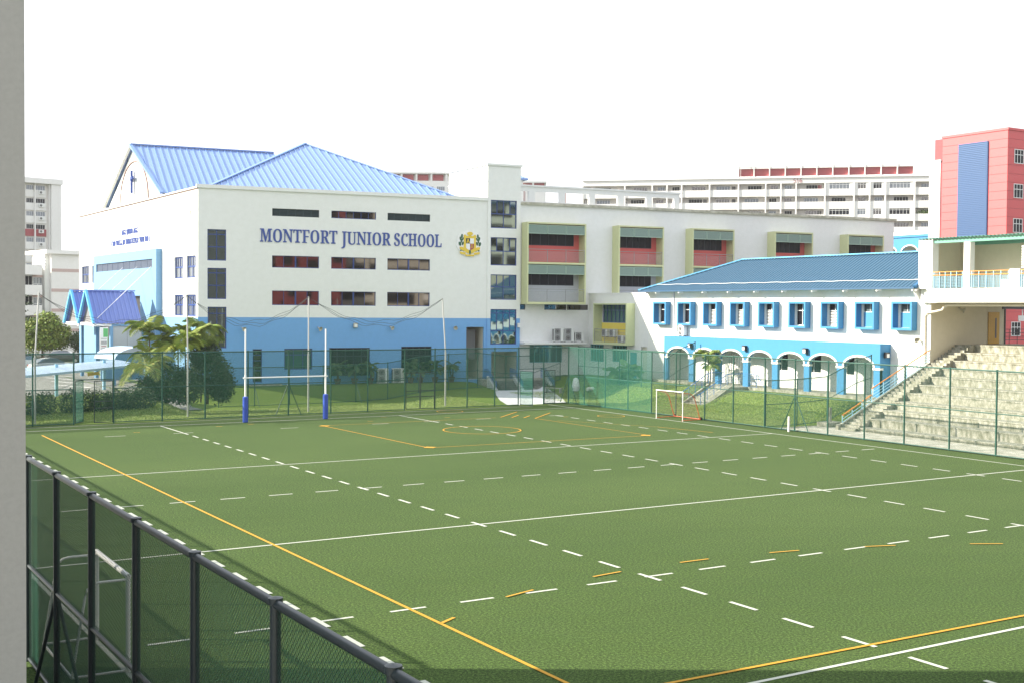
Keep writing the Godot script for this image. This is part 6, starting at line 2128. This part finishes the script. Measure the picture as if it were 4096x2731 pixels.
func flood(label: String, xf: Transform3D, col):
	var o := thing("wall_lamp", label, "lamp", Vector3.ZERO, 0, "wall mounted lamps")
	o.transform = xf
	part(o, "housing", bxm(Vector3(-0.17, -0.2, 0.05), Vector3(0.17, 0.2, 0.28)), col)
	part(o, "lens", bxm(Vector3(-0.13, -0.16, 0.28), Vector3(0.13, 0.1, 0.29)), M.frame_white)
	part(o, "bracket", bxm(Vector3(-0.05, -0.05, 0.0), Vector3(0.05, 0.05, 0.05)), M.ac_dark)

func wall_things():
	var hx := Transform3D(Basis(Vector3.UP, deg_to_rad(-8.0)), HALL_AT)
	var hl := ["horn loudspeaker left of the rugby goal on the blue wall", "horn loudspeaker beside the right rugby upright on the blue wall", "horn loudspeaker above the two condensers on the blue wall", "horn loudspeaker left of the tall doorway"]
	var i := 0
	for q in [[3.6, 5.77], [10.19, 5.79], [16.73, 5.87], [23.16, 5.88]]:
		horn(hl[i], hx * T(q[0], q[1], 0.0, 0.5 if i < 3 else -0.6))
		i += 1
	flood("square grey floodlight on the blue hall wall", hx * T(13.57, 6.0, 0), M.concrete_light)
	flood("small white lamp at the tower's right edge", hx * T(29.3, 6.03, 0.09), M.frame_white)
	ac_unit("left of the two condensers at the foot of the hall", hx * T(15.42, gh(15, -20), 0.4), 1.0, 1.35, 0.4, 2)
	ac_unit("right of the two condensers at the foot of the hall", hx * T(16.83, gh(15, -20), 0.4), 1.05, 1.35, 0.4, 2)
	ac_unit("left tall two fan condenser on the ledge", hx * T(32.55, 4.48, 0.55), 1.0, 1.3, 0.4, 2)
	ac_unit("middle tall two fan condenser on the ledge", hx * T(33.65, 4.48, 0.55), 1.0, 1.3, 0.4, 2)
	ac_unit("small single fan condenser at the ledge's right end", hx * T(34.75, 4.48, 0.55), 0.95, 0.95, 0.4, 1)
	var ax := face_x(37.56)
	ac_unit("raised condenser at the far end of the yellow balcony", ax * T(-15.3, 5.0, 0.2), 0.85, 0.75, 0.35, 1)
	ac_unit("second raised condenser in the yellow balcony", ax * T(-14.1, 5.0, 0.2), 0.85, 0.75, 0.35, 1)
	ac_unit("low condenser third along the yellow balcony", ax * T(-12.8, 4.54, 0.2), 0.8, 0.65, 0.35, 1)
	ac_unit("low condenser at the near end of the yellow balcony", ax * T(-11.85, 4.54, 0.2), 0.75, 0.6, 0.35, 1)
	ac_unit("condenser on the arcade roof ledge left of the second boxed window", ax * T(-4.2, 5.33, 0.15), 0.75, 0.85, 0.35, 2)
	solo("meter_box", bxm(Vector3(0, 0, 0), Vector3(0.4, 0.55, 0.16)), M.cream, "small cream meter box on the white wall above the blue arcade", "box", ax * T(-5.2, 5.75, 0.0))
	i = 0
	for z in [-1.75, 4.9, 11.5]:
		flood(["black wall lamp above the first arcade pier with arches", "black wall lamp above the fourth arcade pier", "black wall lamp above the sixth arcade pier"][i], face_x(36.5) * T(z, 4.62, 0.0), M.black)
		i += 1
	flood("black wall lamp on the end of the blue arcade", T(37.0, 4.55, 18.5), M.black)
	horn("small horn loudspeaker on the white wall beside the downpipe", ax * T(20.9, 5.75, 0.0, 0.5))
	horn("horn loudspeaker under the walkway deck", T(40.3, 7.8, 21.95, 0.4))
	# litter of things by the steps
	var bn := thing("bench", "low pale bench on the grass beside the white path", "bench", Vector3(29.9, gh(29.9, -12), -12.6), -1.2)
	part(bn, "seat", bxm(Vector3(-0.9, 0.42, -0.2), Vector3(0.9, 0.48, 0.2)), M.concrete_light)
	for x in [-0.75, 0.75]:
		part(bn, "leg", bxm(Vector3(x - 0.04, 0, -0.18), Vector3(x + 0.04, 0.42, 0.18)), M.steel)
	var rl := MB.new()
	rl.lathe([Vector2(0, -0.45), Vector2(0.13, -0.45), Vector2(0.17, -0.38), Vector2(0.17, 0.38), Vector2(0.13, 0.45), Vector2(0, 0.45)], 12, Transform3D(Basis(Vector3(0, 0, 1), PI / 2), Vector3.ZERO))
	solo("rolled_mat", rl, M.cream, "pale rolled mat lying on the grass behind the corner", "mat", T(31.6, gh(31.6, -9.4) + 0.17, -9.4, 0.3))
	var bagm := MB.new()
	bagm.lathe([Vector2(0.0, 0.0), Vector2(0.32, 0.05), Vector2(0.36, 0.4), Vector2(0.3, 0.8), Vector2(0.22, 1.1), Vector2(0.08, 1.2), Vector2(0.0, 1.21)], 9)
	solo("tarpaulin_bundle", bagm, M.paint_white, "white wrapped bundle standing behind the corner post", "bundle", T(31.3, gh(31.3, -11.2) - 0.03, -11.2))

# ---------------------------------------------------------------- plants
# blobs: [[centre, radii], ...]
func foliage(blobs: Array, n: int, size: float, col: Color, sd: int, shell: float = 0.55) -> MB:
	var r := RandomNumberGenerator.new()
	r.seed = sd
	var m := MB.new()
	var vol := []
	var tot := 0.0
	for b in blobs:
		var v: float = b[1].x * b[1].y * b[1].z
		tot += pow(v, 0.67)
		vol.append(tot)
	for i in n:
		var pick := r.randf() * tot
		var k := 0
		while vol[k] < pick:
			k += 1
		var d := Vector3(r.randfn(), r.randfn(), r.randfn()).normalized()
		var rad := lerpf(shell, 1.0, pow(r.randf(), 0.6)) * (1.0 + 0.12 * r.randfn())
		var p: Vector3 = blobs[k][0] + d * blobs[k][1] * rad
		var x := Vector3(r.randfn(), r.randfn() * 0.6, r.randfn()).normalized()
		var y := (d * 0.7 + Vector3(r.randfn(), r.randfn() + 0.4, r.randfn()) * 0.6).cross(x).normalized()
		var s := size * r.randf_range(0.6, 1.3)
		var t := r.randf_range(0.7, 1.35)
		m.col = Color(col.r * t * r.randf_range(0.85, 1.2), col.g * t, col.b * t)
		m.tri(p - x * s * 0.5, p + y * s * 0.28, p + x * s * 0.5)
		m.tri(p - x * s * 0.5, p - y * s * 0.28, p + x * s * 0.5)
	return m

func tree(called: String, label: String, cat: String, at: Vector3, h: float, blobs: Array, n: int, size: float, col: Color, sd: int, group: String = ""):
	var o := thing(called, label, cat, at, 0, group)
	var tr := MB.new()
	tr.tube([Vector3(0, -0.1, 0), Vector3(0.05, h * 0.3, 0.03), Vector3(0, h * 0.6, 0)], 0.13, 9, true, 0.06)
	for b in blobs:
		tr.tube([Vector3(0.02, h * 0.3, 0), Vector3(0, h * 0.3, 0).lerp(b[0], 0.6) + Vector3(0, 0.1, 0), b[0]], 0.05, 6, true, 0.015)
	part(o, "trunk", tr, M.trunk)
	part(o, "crown", foliage(blobs, n, size, col, sd), M.leaf)

func frond(m: MB, base: Vector3, dir: Vector3, len: float, rise: float, droop: float, r: RandomNumberGenerator, col: Color, lw: float = 0.05, nl: int = 42):
	var pts := []
	var n := 10
	for i in n + 1:
		var t := float(i) / n
		pts.append(base + dir * len * t * (1.0 - 0.15 * t) + Vector3(0, rise * t - droop * t * t, 0))
	var side := dir.cross(Vector3.UP).normalized()
	m.col = Color(col.r * 1.1, col.g, col.b)
	m.tube(pts, 0.022, 4, false, 0.006)
	for i in nl:
		var t := 0.12 + 0.88 * float(i) / nl
		var k := t * n
		var a: int = min(int(k), n - 1)
		var p: Vector3 = pts[a].lerp(pts[a + 1], k - a)
		var fw: Vector3 = (pts[a + 1] - pts[a]).normalized()
		var ll := len * 0.34 * sin(PI * clampf(0.15 + t * 0.8, 0, 1))
		for s in [-1.0, 1.0]:
			var d: Vector3 = (side * s * 0.85 + fw * 0.55 + Vector3(0, r.randf_range(-0.35, 0.12), 0)).normalized()
			var tip := p + d * ll + Vector3(0, -0.22 * ll, 0)
			var md := p + d * ll * 0.5
			var wv := fw * lw
			var q := r.randf_range(0.75, 1.3)
			m.col = Color(col.r * q * r.randf_range(0.85, 1.25), col.g * q, col.b * q)
			m.quad(p - wv * 0.3, md - wv, tip, md + wv)

func palm(called: String, label: String, at: Vector3, stems: Array, col: Color, sd: int, group: String = "", lw: float = 0.05):
	# stems: [offset, height, fronds, frond length]
	var o := thing(called, label, "palm", at, 0, group)
	var r := RandomNumberGenerator.new()
	r.seed = sd
	for s in stems:
		var tr := MB.new()
		var topp: Vector3 = s[0] + Vector3(r.randf_range(-0.15, 0.15), s[1], r.randf_range(-0.15, 0.15))
		tr.tube([s[0] - Vector3(0, 0.1, 0), s[0].lerp(topp, 0.5) + Vector3(r.randf_range(-0.05, 0.05), 0, 0.03), topp], 0.07, 8, true, 0.04)
		part(o, "stem", tr, M.trunk)
		for k in s[2]:
			var m := MB.new()
			var a: float = TAU * (k + r.randf_range(-0.3, 0.3)) / float(s[2])
			var d := Vector3(cos(a), 0, sin(a))
			var up := r.randf_range(0.35, 1.25)
			frond(m, topp, d, s[3] * r.randf_range(0.8, 1.1), s[3] * up, s[3] * r.randf_range(0.55, 1.05), r, col, lw)
			part(o, "frond", m, M.leaf)

func plants():
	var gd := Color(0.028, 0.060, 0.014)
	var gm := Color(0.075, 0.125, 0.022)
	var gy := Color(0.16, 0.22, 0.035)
	# palm clump by the left end of the hall
	palm("areca_palm", "tall feathery palm left of the net pole by the hall corner", Vector3(-5.3, 0.4, -13.6), [[Vector3(0, 0, 0), 5.3, 12, 2.1], [Vector3(0.5, 0, 0.3), 4.5, 10, 2.0], [Vector3(-0.4, 0, 0.2), 3.7, 9, 1.9]], Color(0.19, 0.26, 0.05), 101, "palms by the hall corner", 0.018)
	palm("areca_palm", "tall feathery palm before the lowest left hall window", Vector3(-1.5, 0.4, -13.8), [[Vector3(0, 0, 0), 5.5, 12, 2.1], [Vector3(-0.6, 0, 0.2), 4.8, 10, 1.9], [Vector3(0.5, 0, 0.1), 4.4, 9, 1.8]], Color(0.17, 0.24, 0.045), 102, "palms by the hall corner", 0.018)
	palm("areca_palm", "bright drooping palm in the middle of the planting by the hall", Vector3(-3.5, 0.4, -12.6), [[Vector3(0, 0, 0), 4.0, 13, 2.3], [Vector3(0.5, 0, 0), 4.7, 9, 1.8]], Color(0.25, 0.33, 0.055), 103, "palms by the hall corner", 0.02)
	palm("coconut_palm", "pale low palm with long drooping fronds at the walkway end", Vector3(-6.3, 0.4, -11.8), [[Vector3(0, 0, 0), 2.7, 13, 2.5]], Color(0.32, 0.38, 0.11), 104, "palms by the hall corner", 0.026)
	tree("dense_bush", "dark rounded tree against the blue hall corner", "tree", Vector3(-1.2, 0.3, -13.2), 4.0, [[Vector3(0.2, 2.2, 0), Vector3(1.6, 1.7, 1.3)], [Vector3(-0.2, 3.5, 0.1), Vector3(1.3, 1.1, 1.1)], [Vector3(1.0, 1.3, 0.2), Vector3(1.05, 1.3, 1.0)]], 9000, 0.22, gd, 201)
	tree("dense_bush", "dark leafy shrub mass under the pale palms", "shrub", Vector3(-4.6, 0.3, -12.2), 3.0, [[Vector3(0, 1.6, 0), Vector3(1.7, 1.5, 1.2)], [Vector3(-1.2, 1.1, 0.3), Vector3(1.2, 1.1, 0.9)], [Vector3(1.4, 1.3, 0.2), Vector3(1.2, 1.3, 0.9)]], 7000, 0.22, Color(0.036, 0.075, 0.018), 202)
	# clipped hedge behind the left gate
	for k in 2:
		var o := thing("hedge", ["dark green hedge left of the far left gate", "dark green hedge right of the far left gate"][k], "hedge", Vector3.ZERO, 0, "hedge behind the far left gate")
		var bl := []
		for i in 6:
			var x: float = (-19.0 + i * 1.05) if k == 0 else (-12.0 + i * 1.0)
			var z := -8.2 - 0.1 * i - k * 0.6
			bl.append([Vector3(x, 0.75 + gh(x, z) * 0.6, z), Vector3(0.85, 0.85, 0.6)])
		part(o, "foliage", foliage(bl, 7000, 0.16, Color(0.030, 0.062, 0.018), 210 + k), M.leaf)
		var st := MB.new()
		for b in bl:
			st.tube([Vector3(b[0].x, 0, b[0].z), b[0]], 0.03, 6)
		part(o, "stems", st, M.trunk)
	# trees by the car park
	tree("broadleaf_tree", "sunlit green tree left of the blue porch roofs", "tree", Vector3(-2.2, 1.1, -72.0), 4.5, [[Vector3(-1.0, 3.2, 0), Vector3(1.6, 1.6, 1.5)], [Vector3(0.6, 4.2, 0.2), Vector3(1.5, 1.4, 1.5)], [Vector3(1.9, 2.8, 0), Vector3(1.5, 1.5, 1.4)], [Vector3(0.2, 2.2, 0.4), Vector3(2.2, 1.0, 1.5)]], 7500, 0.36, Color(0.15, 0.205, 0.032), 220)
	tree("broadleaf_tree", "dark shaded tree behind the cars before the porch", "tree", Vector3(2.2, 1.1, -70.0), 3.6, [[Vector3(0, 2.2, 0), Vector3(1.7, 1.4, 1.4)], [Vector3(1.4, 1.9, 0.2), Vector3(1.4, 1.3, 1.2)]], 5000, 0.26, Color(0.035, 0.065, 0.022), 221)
	tree("tiered_conifer", "thin tiered conifer before the low flats", "tree", Vector3(-3.2, 1.1, -84.0), 8.5, [[Vector3(0, 7.6, 0), Vector3(1.5, 0.25, 1.5)], [Vector3(0.1, 6.6, 0), Vector3(1.8, 0.28, 1.8)], [Vector3(-0.6, 5.7, 0), Vector3(2.2, 0.3, 2.2)], [Vector3(0, 4.7, 0), Vector3(2.4, 0.32, 2.4)]], 1800, 0.3, Color(0.035, 0.06, 0.03), 222)
	var lh := thing("low_hedge", "low bright clipped shrubs behind the parked cars", "hedge", Vector3(-5.0, 1.1, -74.0))
	part(lh, "foliage", foliage([[Vector3(-1.5, 0.6, 0), Vector3(1.6, 0.8, 0.8)], [Vector3(1.2, 0.7, 0), Vector3(1.6, 0.9, 0.8)], [Vector3(-4.0, 0.5, 0), Vector3(1.6, 0.8, 0.8)]], 3000, 0.22, gy, 223), M.leaf)
	# potted palms along the hall
	var hx := Transform3D(Basis(Vector3.UP, deg_to_rad(-8.0)), HALL_AT)
	var pls := ["potted palm left of the dark hall window", "second potted palm, before the dark hall window", "potted palm beside the left condenser", "potted palm left in the closed gate view", "potted palm right in the closed gate view", "potted shrub right of the double gate", "potted palm nearest the tall doorway"]
	var k := 0
	for u in [11.8, 13.33, 14.75, 18.5, 19.4, 20.8, 22.4]:
		var p := hx * Vector3(u, 0, 0.75)
		p.y = gh(p.x, p.z) - 0.02
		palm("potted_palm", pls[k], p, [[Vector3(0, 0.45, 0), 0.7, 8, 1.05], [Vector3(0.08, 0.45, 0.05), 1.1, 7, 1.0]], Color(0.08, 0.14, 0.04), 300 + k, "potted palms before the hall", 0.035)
		var pm := MB.new()
		pm.lathe([Vector2(0, 0), Vector2(0.2, 0), Vector2(0.31, 0.45), Vector2(0.34, 0.5), Vector2(0.28, 0.5), Vector2(0.26, 0.44), Vector2(0, 0.44)], 16)
		part(get_child(get_child_count() - 1), "pot", pm, M.pot)
		k += 1
	# palm by the arcade and shrubs on the bank
	palm("young_palm", "young palm standing before the second arcade pier", Vector3(35.7, 1.3, 1.3), [[Vector3(0, 0, 0), 2.5, 12, 1.5], [Vector3(0.1, 0, 0.1), 1.7, 7, 1.2]], Color(0.20, 0.28, 0.06), 401, "", 0.03)
	palm("bank_palm", "low fan of palm fronds on the bank under the yellow balcony", Vector3(34.6, 0.9, -8.6), [[Vector3(0, 0, 0), 0.7, 13, 2.1], [Vector3(0.3, 0, 0.2), 1.2, 9, 1.7]], Color(0.15, 0.24, 0.06), 402)
	tree("bank_shrub", "dark low shrub under the bank palm", "shrub", Vector3(34.2, 0.6, -7.6), 1.0, [[Vector3(0, 0.5, 0), Vector3(0.9, 0.6, 0.9)], [Vector3(0.3, 0.4, 1.2), Vector3(0.7, 0.5, 0.8)]], 1800, 0.16, gd, 403)
	# grass blades standing on the banks
	var mm := MultiMesh.new()
	mm.transform_format = MultiMesh.TRANSFORM_3D
	mm.use_colors = true
	var bl := MB.new()
	for i in 4:
		var a := i * 1.7
		var d := Vector3(cos(a), 0, sin(a)) * 0.02
		var t := Vector3(cos(a * 2.3), 0, sin(a * 2.3)) * 0.035
		bl.tri(-d + t * 0.5, d + t * 0.5, t * 1.5 + Vector3(0, 0.045 + 0.01 * i, 0))
	mm.mesh = bl.mesh()
	var xs := []
	var r := RandomNumberGenerator.new()
	r.seed = 900
	for i in 60000:
		var x: float
		var z: float
		if i < 30000:
			x = r.randf_range(-19.0, 25.0)
			z = r.randf_range(-14.0, -4.2)
			if x > 19.5:
				continue
		else:
			x = r.randf_range(26.0, 35.0)
			z = r.randf_range(-14.0, 18.3)
			if x > 31.5 and z > 2.6 and z < 5.3:
				continue
		xs.append(Vector3(x, gh(x, z) - 0.01, z))
	mm.instance_count = xs.size()
	for i in xs.size():
		mm.set_instance_transform(i, Transform3D(Basis(Vector3.UP, r.randf() * TAU).scaled(Vector3.ONE * r.randf_range(0.7, 1.5)), xs[i]))
		var q := r.randf_range(0.75, 1.25)
		mm.set_instance_color(i, Color(0.30 * q, 0.37 * q, 0.11 * q))
	var mi := MultiMeshInstance3D.new()
	mi.name = "lawn_grass"
	mi.multimesh = mm
	mi.material_override = M.leaf
	add_child(mi)
	tag(mi, "short grass blades on the lawn and bank", "grass", "", "stuff")
